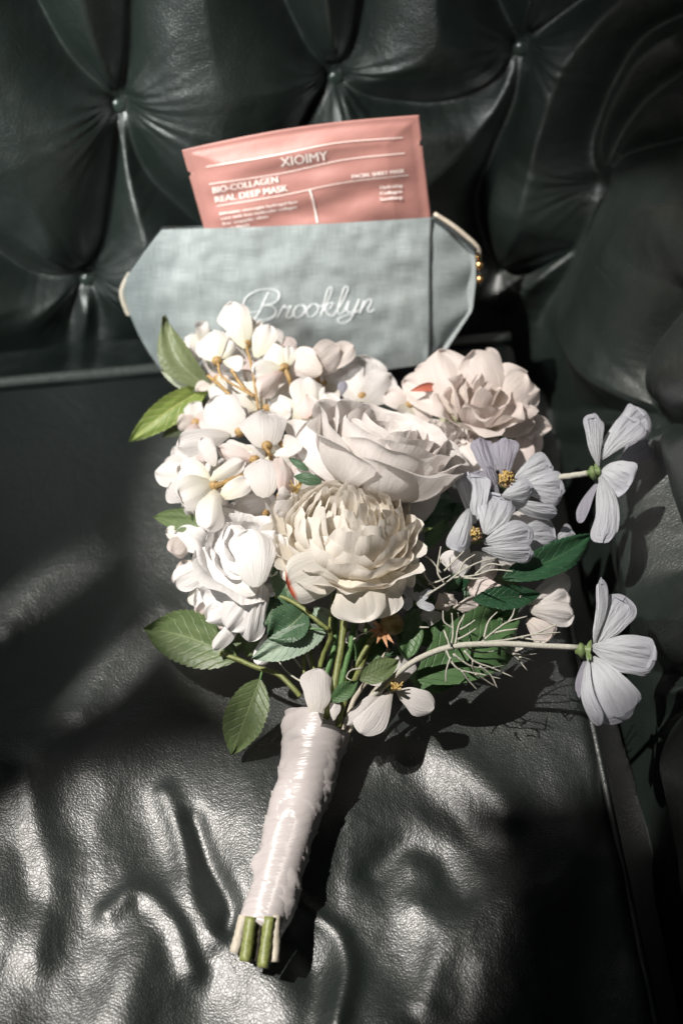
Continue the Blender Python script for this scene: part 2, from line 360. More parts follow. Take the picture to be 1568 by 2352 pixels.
# seat cushion
SX0, SY0, SY1 = -.42, -.50, .205
NX, NY = 460, 520
def edge_x(y): return .149-.07*(y+.02)
xs = np.linspace(0, 1, NX); ys = np.linspace(SY0, SY1, NY)
G = np.zeros((NY, NX, 3))
for i, y in enumerate(ys):
    yy = y; G[i, :, 0] = SX0+(edge_x(y)-SX0)*xs; G[i, :, 1] = y
yback = .187+.13*G[:, :, 0]
G[:, :, 1] = SY0+(G[:, :, 1]-SY0)*(yback-SY0)/(SY1-SY0)
g = G.reshape(-1, 3); su, sv = project(g)
front = 1/(1+np.exp(-(sv-1760)/70)); front2 = 1/(1+np.exp(-(sv-1350)/120))
def nz(p, s, o=0): return noise.noise(Vector((p[0]*s+o, p[1]*s*1.0, o*2.3)))
hh = np.zeros(len(g))
for i, p in enumerate(g):
    wx = p[0]+.009*nz(p, 14, 5); wy = p[1]*.72+.009*nz(p, 14, 9); q = (wx, wy)
    big = 1.25*nz(q, 14, 1)+.36*nz(q, 32, 3)
    rid = 1-abs(nz(q, 23, 7))*2.4
    hh[i] = (.0125*big+.0006*max(rid, 0)+.0003*nz(q, 70, 8))*front[i] + .0016*nz(q, 12, 4)*front2[i] + .0012*nz(p, 7, 2) + .0007*nz(p, 24, 12) + .0005*nz(q, 80, 6)*front[i]
def ridge(pts, w_, a_):
    global hh
    d = segdist(su, sv, [pts])[0]; hh = hh + a_*np.exp(-(d/w_)**2)
ridge([(640, 2030), (690, 2085), (757, 2125), (785, 2165), (797, 2240), (770, 2360)], 26, .005)
ridge([(690, 2150), (720, 2230), (720, 2352)], 38, -.006)
ridge([(900, 1700), (1010, 1740), (1110, 1820), (1150, 1880)], 55, .004)
ridge([(444, 1880), (480, 1980), (530, 2070), (520, 2120)], 24, -.005)
ridge([(380, 1830), (420, 1930), (440, 2060), (490, 2150)], 30, .004)
ridge([(250, 2100), (320, 2050), (400, 2120), (440, 2220)], 28, .004)
ridge([(60, 1780), (90, 1900), (120, 2050), (90, 2200)], 40, .004)
ridge([(860, 1990), (930, 1930), (1010, 1960), (1060, 2050)], 40, -.005)
ridge([(960, 2080), (1010, 2160), (980, 2300)], 40, .004)
ridge([(190, 1640), (240, 1540), (310, 1440), (370, 1400)], 40, .003)
ridge([(20, 1440), (120, 1320), (230, 1230)], 40, .003)
ex = np.array([edge_x(y) for y in g[:, 1]])-g[:, 0]; ey = (.187+.13*g[:, 0])-g[:, 1]
drop = lambda e, r: np.where(e < r, r-np.sqrt(np.clip(r*r-(r-np.clip(e, 0, r))**2, 0, None)), 0)
g[:, 2] = hh-.016*0 - drop(ex, .012) - drop(ey, .012)
# skirt so the cushion has a side
mk('seat_cushion', g, gridfaces(NY, NX), M_LEATHER, chair, label='smooth creased seat cushion')
rows = []
for i in range(0, NY, 6):
    p = g.reshape(NY, NX, 3)[i, -1]; rows.append([(p[0], p[1], p[2]), (p[0]+.003, p[1], p[2]-.06)])
mk('cushion_side', [q for r in rows for q in r], gridfaces(len(rows), 2), M_LEATHER, chair)
mk('seat_deck', [(-.5, -.5, -.062), (.45, -.5, -.062), (.45, .45, -.062), (-.5, .45, -.062)], [(0, 1, 2, 3)], M_LEATHER, chair)
tube('piping', [Vector((edge_x(y)-.002, y, -.004)) for y in np.linspace(-.5, .15, 14)], .0023, M_LEATHER, chair, n=12, seg=80, label='piping along the arm side of the seat')
tube('piping', [Vector((x, .182+.13*x, .004)) for x in np.linspace(-.42, .13, 12)], .0040, M_PIPE, chair, n=12, seg=60, label='piping along the back of the seat')

# ------------------------------------------------------------------ pouch and packet
PO = Vector((0, .140, 0)); PN = Vector((0, -1, .35)).normalized()
def on_plane(u, v, off=0, o=PO, n=PN):
    d = ray(u, v); q = o + n*off; return CAM + d*((q-CAM).dot(n)/d.dot(n))
def lerp(a, b, t): return a+(b-a)*t
def poly(pts, r):
    x = r*(len(pts)-1); k = min(int(x), len(pts)-2); return tuple(lerp(a, b, x-k) for a, b in zip(pts[k], pts[k+1]))
pouch = thing('zip_pouch', at(700, 850, 0), 'pale blue linen zip pouch embroidered in white script, leaning on the buttoned chair back', 'pouch')
Ledge = [(372, 527), (330, 580), (291, 636), (283, 672), (296, 716), (318, 768), (345, 815), (380, 862)]
def pouch_bulge(u, v):
    a = (u-640)/400; b = (v-690)/190
    return .007*max(0, 1-a*a*.8)*max(0, 1-b*b*.8) + .0024*noise.noise(Vector((u*.012, v*.016, 3))) + .0012*noise.noise(Vector((u*.03, v*.03, 9)))
NR_, NC_ = 46, 80
V = []; uvs = []
for i in range(NR_):
    r = i/(NR_-1); l = poly(Ledge, r); rt = poly([(990, 499), (987, 560), (986, 640), (986, 730), (985, 835)], r)
    for j in range(NC_):
        s = j/(NC_-1); u = lerp(l[0], rt[0], s); v = lerp(l[1], rt[1], s) + (4*math.sin(PI*s)*(1-r) if r < .1 else 0) + (20*math.sin(PI*s)*r*r)
        V.append(on_plane(u, v, pouch_bulge(u, v))); uvs.append((u/600, v/600))
Vf = V
front_o = mk('front_panel', V, gridfaces(NR_, NC_), M_LINEN, pouch, uvs)
V = []; uvs = []
for i in range(30):
    r = i/29; l = poly([(991, 501), (988, 560), (987, 640), (987, 730), (985, 822)], r); rt = poly([(1050, 546), (1090, 576), (1094, 625), (1086, 668), (1087, 712), (1030, 772)], r)
    for j in range(16):
        s = j/15; u = lerp(l[0], rt[0], s); v = lerp(l[1], rt[1], s)
        V.append(on_plane(u, v, pouch_bulge(987, v)*(1-s)-.006*s*s + .0016*math.sin(v*.06+s*3)*s)); uvs.append((v/600, u/600))
mk('side_panel', V, gridfaces(30, 16), M_LINEN, pouch, uvs)
# seam, raised
tube('seam', [on_plane(u, v, pouch_bulge(u, v)+.0004) for u, v in [(991, 500), (988, 560), (987, 640), (987, 730), (985, 820)]], .0011, M_ZIP, pouch, n=6, seg=30)
# back panel
V = []; uvs = []
BT = .026
for i in range(30):
    r = i/29; l = poly(Ledge, r); rt = poly([(1085, 566), (1092, 600), (1092, 650), (1084, 715), (1000, 840)], r); 
    for j in range(40):
        s = j/39; u = lerp(l[0], rt[0], s); v = lerp(l[1]-7*(1-r), rt[1]-7*(1-r), s)-(48*s*(1-r)*(1-max(0, (s-.86)/.14)) if True else 0)
        V.append(on_plane(u, v, -BT*math.sin(PI*min(1, max(0, min(s*5, (1-s)*5)))/2)-.001)); uvs.append((u/600+2, v/600))
mk('back_panel', V, gridfaces(30, 40), M_LINEN, pouch, uvs)
def onp(pts, off): return [on_plane(u, v, off) for u, v in pts]
tube('zipper', onp([(992, 498), (1030, 524), (1062, 549), (1092, 575)], .0015), .0016, M_ZIP, pouch, n=8, seg=20)
tube('zip_edge', onp([(996, 493), (1035, 517), (1070, 545), (1096, 572), (1097, 600)], -.006), .0022, M_TAN, pouch, n=8, seg=20)
tube('lining_edge', onp([(300, 628), (285, 655), (281, 678), (292, 712), (298, 722)], -.001), .0022, M_TAN, pouch, n=8, seg=20)
def ball(c, r, n=8, m=12, sq=1):
    V = []
    for i in range(n+1):
        a = PI*i/n
        for j in range(m): V.append(c + Vector((r*math.sin(a)*math.cos(2*PI*j/m), r*math.sin(a)*math.sin(2*PI*j/m), r*sq*math.cos(a))))
    return V, gridfaces(n+1, m, 0, True)
zp = tube('zipper_pull', onp([(1096, 580), (1099, 600), (1101, 625), (1102, 655)], -.003), .0010, M_ZIP, pouch, n=8)
for (u, v, r) in ((1096, 590, .0022), (1100, 609, .0032), (1101, 641, .0030)):
    Vb, Fb = ball(on_plane(u, v, -.002), r); mk('bead', Vb, Fb, M_GOLD, zp)
# embroidery (zoom coordinates)
def R1(x, y): return (245+.5859*x, 245+.5859*y)
ST = [
 [(604, 800), (565, 806), (538, 785), (546, 750), (588, 722), (640, 715), (674, 728), (672, 756), (645, 774), (612, 779)],
 [(612, 779), (650, 783), (664, 806), (645, 830), (606, 838), (585, 828)],
 [(634, 728), (614, 770), (598, 808), (572, 836), (556, 830)],
 [(668, 826), (686, 796), (698, 778), (702, 790), (722, 782), (712, 806), (706, 824), (720, 828), (738, 806)],
 [(768, 776), (745, 784), (732, 808), (742, 827), (764, 820), (778, 796), (768, 777), (786, 788), (800, 782)],
 [(820, 772), (797, 780), (784, 804), (794, 824), (816, 816), (830, 792), (820, 773), (836, 784), (848, 776)],
 [(838, 812), (862, 770), (880, 728), (880, 708), (868, 716), (854, 764), (840, 824)],
 [(848, 800), (872, 770), (886, 772), (876, 790), (858, 796), (870, 816), (886, 820), (900, 806)],
 [(898, 806), (924, 766), (944, 722), (942, 704), (930, 714), (914, 764), (906, 800), (914, 814), (930, 804)],
 [(930, 804), (950, 762), (942, 794), (952, 808), (970, 796), (990, 754)],
 [(990, 754), (972, 804), (948, 840), (920, 850), (906, 838), (922, 824), (962, 812), (996, 796)],
 [(994, 804), (1008, 762), (1004, 782), (992, 810)], [(1000, 794), (1018, 764), (1034, 754), (1036, 770), (1024, 794), (1032, 806), (1050, 794)]]
geos = []
for st in ST:
    P = cat([(*p, 0) for p in st], len(st)*6); pts = [R1(p.x, p.y) for p in P]
    pw = [on_plane(u, v, pouch_bulge(u, v)+.0005) for u, v in pts]
    rr_ = []
    for i in range(len(pts)):
        a = pts[max(i-1, 0)]; b = pts[min(i+1, len(pts)-1)]; dy = abs(b[1]-a[1])/(math.hypot(b[0]-a[0], b[1]-a[1])+1e-6); rr_.append(.00026+.00036*dy)
    V = []; ln = len(pw)
    for i, p in enumerate(pw):
        t = (pw[min(i+1, ln-1)]-pw[max(i-1, 0)]).normalized(); a = t.cross(PN).normalized()
        for j in range(8): V.append(p + a*(rr_[i]*math.cos(PI*j/4)) + PN*(rr_[i]*.14*math.sin(PI*j/4)))
    geos.append((V, gridfaces(ln, 8, 0, True)))
V, F_ = join(geos); mk('script_embroidery', V, F_, M_THREAD, pouch)

# packet
packet = thing('sheet_mask_packet', on_plane(700, 560, -.010), 'pink foil face mask packet with white print sticking up out of the blue pouch', 'packet')
def pk_bulge(a, b):
    e = min(a, 1-a, b*.6)
    return .0045*min(1, max(0, e-.035)/.12)**.8 + .003*math.sin(a*PI) + .0013*noise.noise(Vector((a*6, b*6, 1))) * min(1, e*9) + .0010*math.sin((a*1.2+b*2.2)*7)*min(1, e*6)
def pk_uv(a, b):      # a across 0..1, b down 0..1 at the pouch edge
    u = lerp(lerp(418, 962, a), lerp(470, 989, a), b); v = lerp(lerp(345, 265, a), lerp(528, 500, a), b) - 13*math.sin(PI*a)*(1-b)
    return u, v
def pk_ab(u, v):
    a, b = .5, .5
    for _ in range(12):
        u0, v0 = pk_uv(a, b); e = 1e-3; ua, va = pk_uv(a+e, b); ub, vb = pk_uv(a, b+e)
        J = np.array([[(ua-u0)/e, (ub-u0)/e], [(va-v0)/e, (vb-v0)/e]]); d = np.linalg.solve(J, [u-u0, v-v0]); a += d[0]; b += d[1]
    return a, b
def pk(u, v, off=0, ab=None):
    a, b = ab or pk_ab(u, v); return on_plane(u, v, -.011+pk_bulge(a, b)+off)
V = []; NB, NAx = 96, 110
for i in range(NB):
    b = i/(NB-1)*1.5
    for j in range(NAx):
        a = j/(NAx-1)
        if j in (0, NAx-1):
            dy = abs(b-(.30 if j == 0 else .27)); a += (1 if j == 0 else -1)*(.014 if dy < .02 else 0)
        u, v = pk_uv(a, b); V.append(pk(u, v, 0, (a, b)))
nb_ = len(V); F_ = gridfaces(NB, NAx)
for p in list(V): V.append(p-PN*.0015)
F_ += [tuple(x+nb_ for x in reversed(f)) for f in gridfaces(NB, NAx)]
for j in range(NAx-1): F_.append((j, nb_+j, nb_+j+1, j+1))
for i in range(NB-1):
    a0 = i*NAx; a1 = a0+NAx; F_.append((a0, a1, nb_+a1, nb_+a0)); b0 = a0+NAx-1; b1 = b0+NAx; F_.append((b0, nb_+b0, nb_+b1, b1))
mk('foil_sachet', V, F_, M_PACK, packet)
def text_mesh(name, txt, p0, p1, height, bold=0, parent=packet):
    cu = bpy.data.curves.new('t', 'FONT'); cu.body = txt; cu.size = 1; cu.resolution_u = 3
    ob = bpy.data.objects.new('t', cu); col.objects.link(ob); dg = bpy.context.evaluated_depsgraph_get(); dg.update()
    me = bpy.data.meshes.new_from_object(ob.evaluated_get(dg)); V = np.array([v.co[:] for v in me.vertices]); Fs = [tuple(p.vertices) for p in me.polygons]
    bpy.data.objects.remove(ob); bpy.data.curves.remove(cu); bpy.data.meshes.remove(me)
    x0, x1 = V[:, 0].min(), V[:, 0].max(); y1 = .73
    d = np.array(p1, float)-np.array(p0, float); L_ = np.hypot(*d); d /= L_; n = np.array([d[1], -d[0]])
    W = []; n0 = len(V); copies = ((-.7, 0), (.7, .0001)) if bold else ((0, 0),)
    for sh, up in copies:
        for x, y, _ in V:
            q = np.array(p0)+d*(L_*(x-x0)/(x1-x0)+sh)+n*height*y/y1; W.append(pk(q[0], q[1], .0012+up))
    Fs = Fs + [tuple(i+n0 for i in f) for f in Fs] if bold else Fs
    return mk(name, W, Fs, M_PRINT, parent, smooth=False)
def T1(name, txt, a, b, hgt, bold=0): text_mesh(name, txt, R1(*a), R1(*b), hgt*.5859, bold)
T1('printed_title', 'XIOIMY', (684, 236), (868, 209), 38, .008)
T1('printed_text', 'BIO-COLLAGEN', (418, 340), (672, 296), 25, .006)
T1('printed_text', 'REAL DEEP MASK', (428, 376), (710, 330), 25, .006)
T1('printed_text', 'FACIAL SHEET MASK', (962, 281), (1168, 258), 15, .004)
for k_, tx in enumerate(('Hydrating', 'Collagen', 'Soothing')): T1('printed_text', tx, (1072, 323+23*k_), (1158, 314+23*k_), 13, .004)
for k_, (tx, xe) in enumerate((('Intensive overnight hydrogel face', 748), ('care with low molecular collagen', 745), ('for supple skin', 632), ('one sheet', 560))):
    T1('printed_text', tx, (445+5*k_, 424+20*k_), (xe, 424+20*k_-(xe-445)*.155), 11, .002)
def rule(pts, wpx=2.0):
    P = cat([(*R1(*p), 0) for p in pts], 40); V = []
    for i, p in enumerate(P):
        t = (P[min(i+1, 39)]-P[max(i-1, 0)]).normalized(); n = Vector((-t.y, t.x, 0))
        for s in (-.5, .5): q = p+n*wpx*s; V.append(pk(q.x, q.y, .0009))
    mk('printed_rule', V, gridfaces(40, 2), M_PRINT, packet)
rule([(390, 236), (650, 192), (900, 142), (1160, 121)]); rule([(402, 304), (680, 262), (930, 208), (1168, 182)]); rule([(432, 390), (700, 345), (930, 297), (1182, 268)], 1.8)
rule([(796, 326), (812, 385), (826, 455)], 4.0)

# ------------------------------------------------------------------ bouquet
def R2(x, y, z): return at(294+.3125*x, 673.75+.3125*y, z)
def R3(x, y, z): return at(612.5+.2930*x, 765.6+.2930*y, z)
def R4(x, y, z): return at(918.75+.3906*x, 765.6+.3906*y, z)
def R5(x, y, z): return at(306.25+.3125*x, 1163.75+.3125*y, z)
def R6(x, y, z): return at(735+.5078*x, 1225+.5078*y, z)
def R7(x, y, z): return at(428.75+.3125*x, 1531.25+.3125*y, z)
SC = {R1: .5859, R2: .3125, R3: .293, R4: .3906, R5: .3125, R6: .5078, R7: .3125, at: 1}
bouquet = thing('bouquet', at(700, 1700, 0), 'bridal bouquet of white and blue cloth flowers with satin wrapped handle lying on the seat', 'bouquet')

SHAPES = {'round': (.62, 3.6, .5), 'wide': (.42, 4.5, .45), 'obov': (.62, 6, .42), 'leaf': (.62, 1.7, 1.0), 'oval': (.6, 2.4, .62), 'lance': (.7, 1.5, 1.1)}
def prof(shape):
    a, b, c = SHAPES[shape]; mx = max((t/200)**a*(1-(t/200)**b)**c for t in range(1, 200))
    return lambda t: (t**a*max(0, 1-t**b)**c)/mx
cnt = [0]
def sheet(name, parent, m, B, T, W, roll=0, cup=-.15, arch=.08, shape='round', ruf=.03, fold=0, serr=0, teeth=14, bend=0, curl=0, notch=0, pleat=0, nu=10, nv=16, label=None, base=.12, face=None, asym=.35, crease=.012):
    cnt[0] += 1; sd = cnt[0]; rg = random.Random(sd); pr = prof(shape)
    Yv = T-B; L_ = Yv.length; Yv = Yv/L_; N = (face or (CAM-B)).normalized(); N = (N-Yv*N.dot(Yv)).normalized()
    N = Matrix.Rotation(math.radians(roll), 3, Yv) @ N; X = Yv.cross(N)
    if serr: nv = teeth*4
    V = []; uvs = []; p1, p2, p3 = rg.random()*6, rg.random()*6, rg.random()*6
    for i in range(nv+1):
        tau = i/nv; t = math.sin(tau*PI/2) if not serr else tau
        wv = pr(t); wv = max(wv, base*(1-t)) if t < .5 else wv
        if serr: wv *= 1+serr*((i % 4)/4-.4)
        for j in range(nu+1):
            s = -1+2*j/nu; hw = W/2*wv*(1+asym*noise.noise(Vector((t*2.3, 3.1 if s > 0 else 8.7, sd*1.3)))*abs(s))
            n_ = noise.noise(Vector((s*1.6+p1*7, t*2.1, sd*.37)))
            e = noise.noise(Vector((s*5+p2*3, t*5, sd*.7)))
            tt = t*(1-notch*(.5+.5*math.cos(s*PI*2.5+p1))*t**6)*(1+.02*e*t)
            z = arch*L_*math.sin(PI*tt) + cup*W*s*s*wv + fold*W*abs(s)*wv + curl*L_*tt**3
            z += ruf*W*(math.sin(s*4.2+p2+t*2)*t*t + 1.3*n_*t) + ruf*.5*W*math.sin(s*9+p3)*abs(s)*t*t
            z += pleat*W*math.sin(s*13+p3)*math.sin(PI*min(1, t*1.05)) + crease*W*noise.noise(Vector((s*5.5+p3, t*1.6, sd*.9)))*(.3+t)*1.6
            V.append(B + Yv*(L_*tt) + X*(hw*s*(1+.04*e) + bend*L_*math.sin(PI*tt)) + N*z); uvs.append((.5+.5*s, t))
    return mk(name, V, gridfaces(nv+1, nu+1), m, parent, uvs, label=label)

def P(fn, parent, m, b, t, w_, z=.08, zt=None, name='petal', **k):
    B = fn(*b, z); T = fn(*t, z if zt is None else zt)
    return sheet(name, parent, m, B, T, w_*SC[fn]*S((B+T)/2), **k)

def rev(parent, m, O, X, Y, Zx, phi, dphi, rb, R, H, lip, ruf, spiral=.06, e=.3, sd=0, nu=14, nv=14, pw=2.2, name='petal', point=0, inc=0):
    V = []; uvs = []
    for i in range(nv+1):
        for j in range(nu+1):
            s = -1+2*j/nu; tau = i/nv; t = tau*(1-e*abs(s)**3 - .03*noise.noise(Vector((s*3, sd, 1)))) + point*(1-abs(s))*tau**3
            ph = phi+dphi*s*(.55+.45*min(1, t*1.6))
            r = rb+(R-rb)*(1-max(0, 1-t)**pw) + lip*R*t**5 - inc*R*t**3 + R*ruf*t*t*(math.sin(s*5+sd*1.7)*.6+noise.noise(Vector((s*2.3, t*2, sd*.91)))*1.4) + spiral*R*s*t
            z = H*t**1.15 - lip*H*.9*t**7 + H*ruf*.8*t*noise.noise(Vector((s*2, 5, sd*.53)))
            V.append(O + X*(r*math.cos(ph)) + Y*(r*math.sin(ph)) + Zx*z); uvs.append((.5+.5*s, t))
    return mk(name, V, gridfaces(nv+1, nu+1), m, parent, uvs)

def frame(ax, roll=0):
    Zx = ax.normalized(); X = (RIGHT-Zx*RIGHT.dot(Zx)).normalized(); X = Matrix.Rotation(roll, 3, Zx) @ X; return X, Zx.cross(X), Zx

def core(name, O, ax, r, h_, m=None, label=None):       # receptacle and calyx, the mesh that carries the petals
    X, Y, Zx = frame(ax); V = []
    prf = [(0, -h_*.9), (.35, -h_*.85), (.5, -h_*.5), (1, -h_*.1), (1.05, h_*.15), (.8, h_*.5), (.3, h_*.7), (0.01, h_*.72)]
    for (q, z) in prf:
        for j in range(12): V.append(O + (X*math.cos(PI*j/6)+Y*math.sin(PI*j/6))*r*q + Zx*z)
    return mk(name, V, gridfaces(len(prf), 12, 0, True), m or M_CALYX, bouquet, label=label)

# --- stems first
def stem(fn, pts, wpx, m, parent=None, name='stem', **k):
    V_ = [fn(*p) for p in pts]; return tube(name, V_, wpx*.5*SC[fn]*S(V_[0]), m, parent or bouquet, n=8, seg=24, wob=.06, **k)

# --- big ivory rose
ax = camdir(.30, .88, .36); X, Y, Zx = frame(ax)
O = at(900, 972, .118) - Zx*.046
rose = core('rose', O, ax, .012, .010, label='largest bloom, an ivory garden rose')
n_layers = [(.006, .040, 3, .95, 0), (.011, .044, 3, .9, .02), (.017, .046, 4, .8, .04), (.023, .047, 4, .75, .06), (.029, .047, 5, .7, .09), (.035, .046, 5, .66, .13), (.041, .043, 5, .66, .20)]
for li, (R_, H_, n, dp, lip) in enumerate(n_layers):
    R_ *= 1.10; H_ *= 1.05
    for i in range(n):
        rev(rose, M_ROSE, O, X, Y, Zx, 2*PI*i/n+li*1.9+rnd.uniform(-.2, .2), dp*2*PI/n*1.05, .004+R_*.2, R_*rnd.uniform(.94, 1.05), H_*rnd.uniform(.94, 1.04), lip, .05+.008*li, .09, .25, li*10+i, nu=20, nv=18, pw=3.6)
# draped outer petals
P(R3, rose, M_ROSE, (760, 1290), (330, 690), 430, .085, .105, shape='wide', base=.62, asym=.2, cup=-.10, arch=.10, ruf=.05, curl=.02, nu=16, nv=22)
P(R3, rose, M_ROSE, (780, 1230), (720, 735), 470, .100, .112, shape='wide', base=.62, asym=.2, cup=-.14, arch=.10, ruf=.025, curl=-.04, nu=18, nv=22)
P(R3, rose, M_ROSE, (930, 1260), (1130, 830), 560, .094, .106, shape='wide', base=.62, asym=.2, cup=-.13, arch=.12, ruf=.025, curl=-.04, nu=18, nv=22)
P(R3, rose, M_ROSE, (800, 1300), (1330, 1200), 430, .080, .078, shape='wide', base=.62, asym=.2, cup=-.12, arch=.10, ruf=.04, nu=16, nv=22)
P(R3, rose, M_ROSE, (840, 1110), (1300, 1390), 540, .092, .076, shape='wide', base=.62, asym=.2, cup=-.12, arch=.10, ruf=.03, nu=18, nv=22)
P(R3, rose, M_ROSE, (850, 1350), (1180, 1510), 420, .070, .060, shape='wide', cup=-.16, arch=.1, ruf=.03, nu=16)
P(R3, rose, M_ROSE, (600, 900), (460, 470), 210, .085, .10, cup=-.2, arch=.08, ruf=.05)
P(R3, rose, M_ROSE, (1000, 1100), (1480, 930), 330, .080, .085, shape='wide', cup=-.12, arch=.08, ruf=.05, nu=14)

# --- cream peony
ax = camdir(.05, .74, .67); X, Y, Zx = frame(ax)
O = at(800, 1206, .100) - Zx*.019
peony = core('peony', O, ax, .012, .008, label='cream many petalled peony in front of the rose')
lay = [(.008, .039, 5, 1.0, 0, .06, .34), (.014, .040, 6, 1.0, 0, .07, .34), (.020, .0395, 7, 1.0, 0, .08, .32), (.026, .038, 8, 1.0, 0, .08, .30), (.031, .036, 8, 1.0, 0, .08, .27), (.035, .033, 8, 1.05, 0, .07, .23),
       (.039, .029, 8, 1.05, 0, .06, .18), (.042, .024, 8, 1.05, .02, .06, .10), (.044, .018, 9, 1.0, .06, .07, .03), (.045, .012, 9, 1.0, .10, .08, 0)]
for li, (R_, H_, n, dp, lip, ruf, inc) in enumerate(lay):
    for i in range(n):
        rev(peony, M_CREAM, O, X, Y, Zx, 2*PI*i/n+li*1.3+rnd.uniform(-.25, .25), dp*PI/n*1.25, .003+R_*.15, R_*rnd.uniform(.88, 1.05), H_*rnd.uniform(.84, 1.06), lip, ruf, .05, .30, li*13+i+200, nu=12, nv=14, pw=3.0, inc=inc)
P(R3, peony, M_CREAMRED, (600, 1800), (165, 1990), 370, .100, .097, shape='wide', cup=-.08, arch=.05, ruf=.03, roll=-8, nu=14, label='petal with a red tip')
P(R3, peony, M_CREAM, (680, 1830), (770, 2270), 420, .098, .082, shape='wide', cup=-.12, arch=.10, ruf=.05, notch=.06, nu=16)
P(R3, peony, M_CREAM, (800, 1850), (970, 2210), 320, .094, .080, shape='wide', cup=-.15, arch=.08, ruf=.05, nu=14)
for b, t, w_ in (((400, 1750), (30, 1680), 240), ((420, 1650), (60, 1480), 240), ((900, 1800), (1190, 1690), 260), ((950, 1900), (1160, 1850), 240), ((300, 1900), (110, 1830), 200), ((880, 1950), (1080, 2010), 260)):
    P(R3, peony, M_CREAM, b, t, w_, .088, .085, shape='wide', cup=-.10, arch=.06, ruf=.06, notch=.05)

# --- bright white rose on the left
ax = camdir(.30, .62, .72); X, Y, Zx = frame(ax)
O = R5(850, 260, .088) - Zx*.030
rl = core('rose', O, ax, .011, .009, label='bright white rose left of the peony with drooping petals')
for li, (R_, H_, n, lip) in enumerate([(.005, .030, 3, 0), (.010, .032, 3, .02), (.015, .033, 4, .04), (.021, .031, 5, .16), (.028, .026, 5, .30)]):
    for i in range(n):
        rev(rl, M_BRIGHT, O, X, Y, Zx, 2*PI*i/n+li*1.7, .8*2*PI/n, .003+R_*.2, R_*rnd.uniform(.92, 1.06), H_, lip, .15, .09, .3, li*7+i+400, nu=14, nv=12)
for b, t, w_, z, zt, k in (
  ((920, 520), (600, 130), 300, .085, .088, dict(cup=-.15)), ((900, 590), (850, 170), 330, .090, .100, dict(cup=-.16, arch=.14)),
  ((900, 640), (470, 330), 300, .080, .080, dict(cup=-.10, pleat=.02)), ((930, 600), (500, 620), 330, .080, .068, dict(cup=-.10, pleat=.03)),
  ((940, 600), (540, 830), 260, .078, .060, dict(cup=-.12, pleat=.03)), ((940, 560), (850, 990), 220, .082, .055, dict(cup=-.15, pleat=.04)),
  ((940, 560), (690, 900), 240, .080, .062, dict(cup=-.15, pleat=.03)), ((800, 800), (590, 1050), 110, .060, .050, dict(cup=-.2)),
  ((950, 400), (1050, 180), 220, .088, .095, dict(cup=-.15)), ((620, 420), (300, 560), 200, .055, .050, dict(cup=-.1, ruf=.06)),
  ((640, 330), (300, 200), 190, .055, .050, dict(cup=-.1, ruf=.06)), ((700, 700), (450, 700), 300, .050, .045, dict(cup=-.1, ruf=.06)), ((700, 800), (560, 880), 200, .045, .04, dict(cup=-.1)),
  ((1000, 930), (920, 1160), 120, .045, .04, dict(cup=-.2))):
    P(R5, rl, M_BRIGHT, b, t, w_, z, zt, **{**dict(shape='wide', arch=.06, ruf=.085, nu=14, nv=18), **k})

# --- blush rose top right
ax = camdir(.15, .72, .62); X, Y, Zx = frame(ax)
O = R4(470, 380, .088) - Zx*.02
rb_ = core('rose', O, ax, .012, .012, label='blush rose with folded pointed petals beside the pouch corner')
for li, (R_, H_, n, lip) in enumerate([(.006, .030, 3, 0), (.012, .032, 4, .05), (.019, .031, 4, .10), (.026, .028, 5, .15), (.033, .022, 5, .2)]):
    R_ *= .86
    for i in range(n):
        rev(rb_, M_BLUSH, O, X, Y, Zx, 2*PI*i/n+li*1.5, .85*PI/n*1.4, .003+R_*.2, R_*rnd.uniform(.92, 1.1), H_*rnd.uniform(.9, 1.1), lip, .12, .09, .55, li*7+i+600, point=.12)
for b, t, w_, z, zt, k in (
  ((350, 470), (230, 95), 330, .080, .100, dict(fold=-.10)), ((560, 410), (430, 100), 270, .085, .105, dict(fold=-.14)),
  ((570, 410), (740, 235), 320, .085, .095, dict(fold=-.10)), ((600, 330), (510, 85), 110, .082, .100, dict(fold=-.2)), ((600, 420), (815, 330), 230, .082, .085, dict(fold=-.1)),
  ((430, 440), (790, 530), 230, .082, .074, dict(fold=-.08)), ((440, 460), (20, 280), 260, .080, .078, dict(fold=.06)),
  ((560, 500), (885, 555), 170, .072, .066, dict(fold=-.12)), ((470, 420), (160, 250), 220, .085, .088, dict(fold=-.1)), ((650, 450), (770, 640), 130, .070, .062, dict(fold=-.1)), ((400, 330), (90, 210), 200, .075, .085, dict())):
    P(R4, rb_, M_BLUSH, b, t, w_, z, zt, **{**dict(shape='oval', cup=-.05, arch=.08, ruf=.06, nu=14, nv=16), **k})
P(R4, rb_, M_GBEIGE, (310, 540), (215, 330), 150, .074, .076, shape='oval', label='greenish outer petal')
P(R4, rb_, M_GBEIGE, (500, 600), (490, 470), 230, .072, .074, shape='wide', label='greenish outer petal')
P(R4, rb_, M_RED, (230, 322), (56, 340), 50, .0845, .087, shape='lance', bend=.08, cup=.2, label='red petal edge')

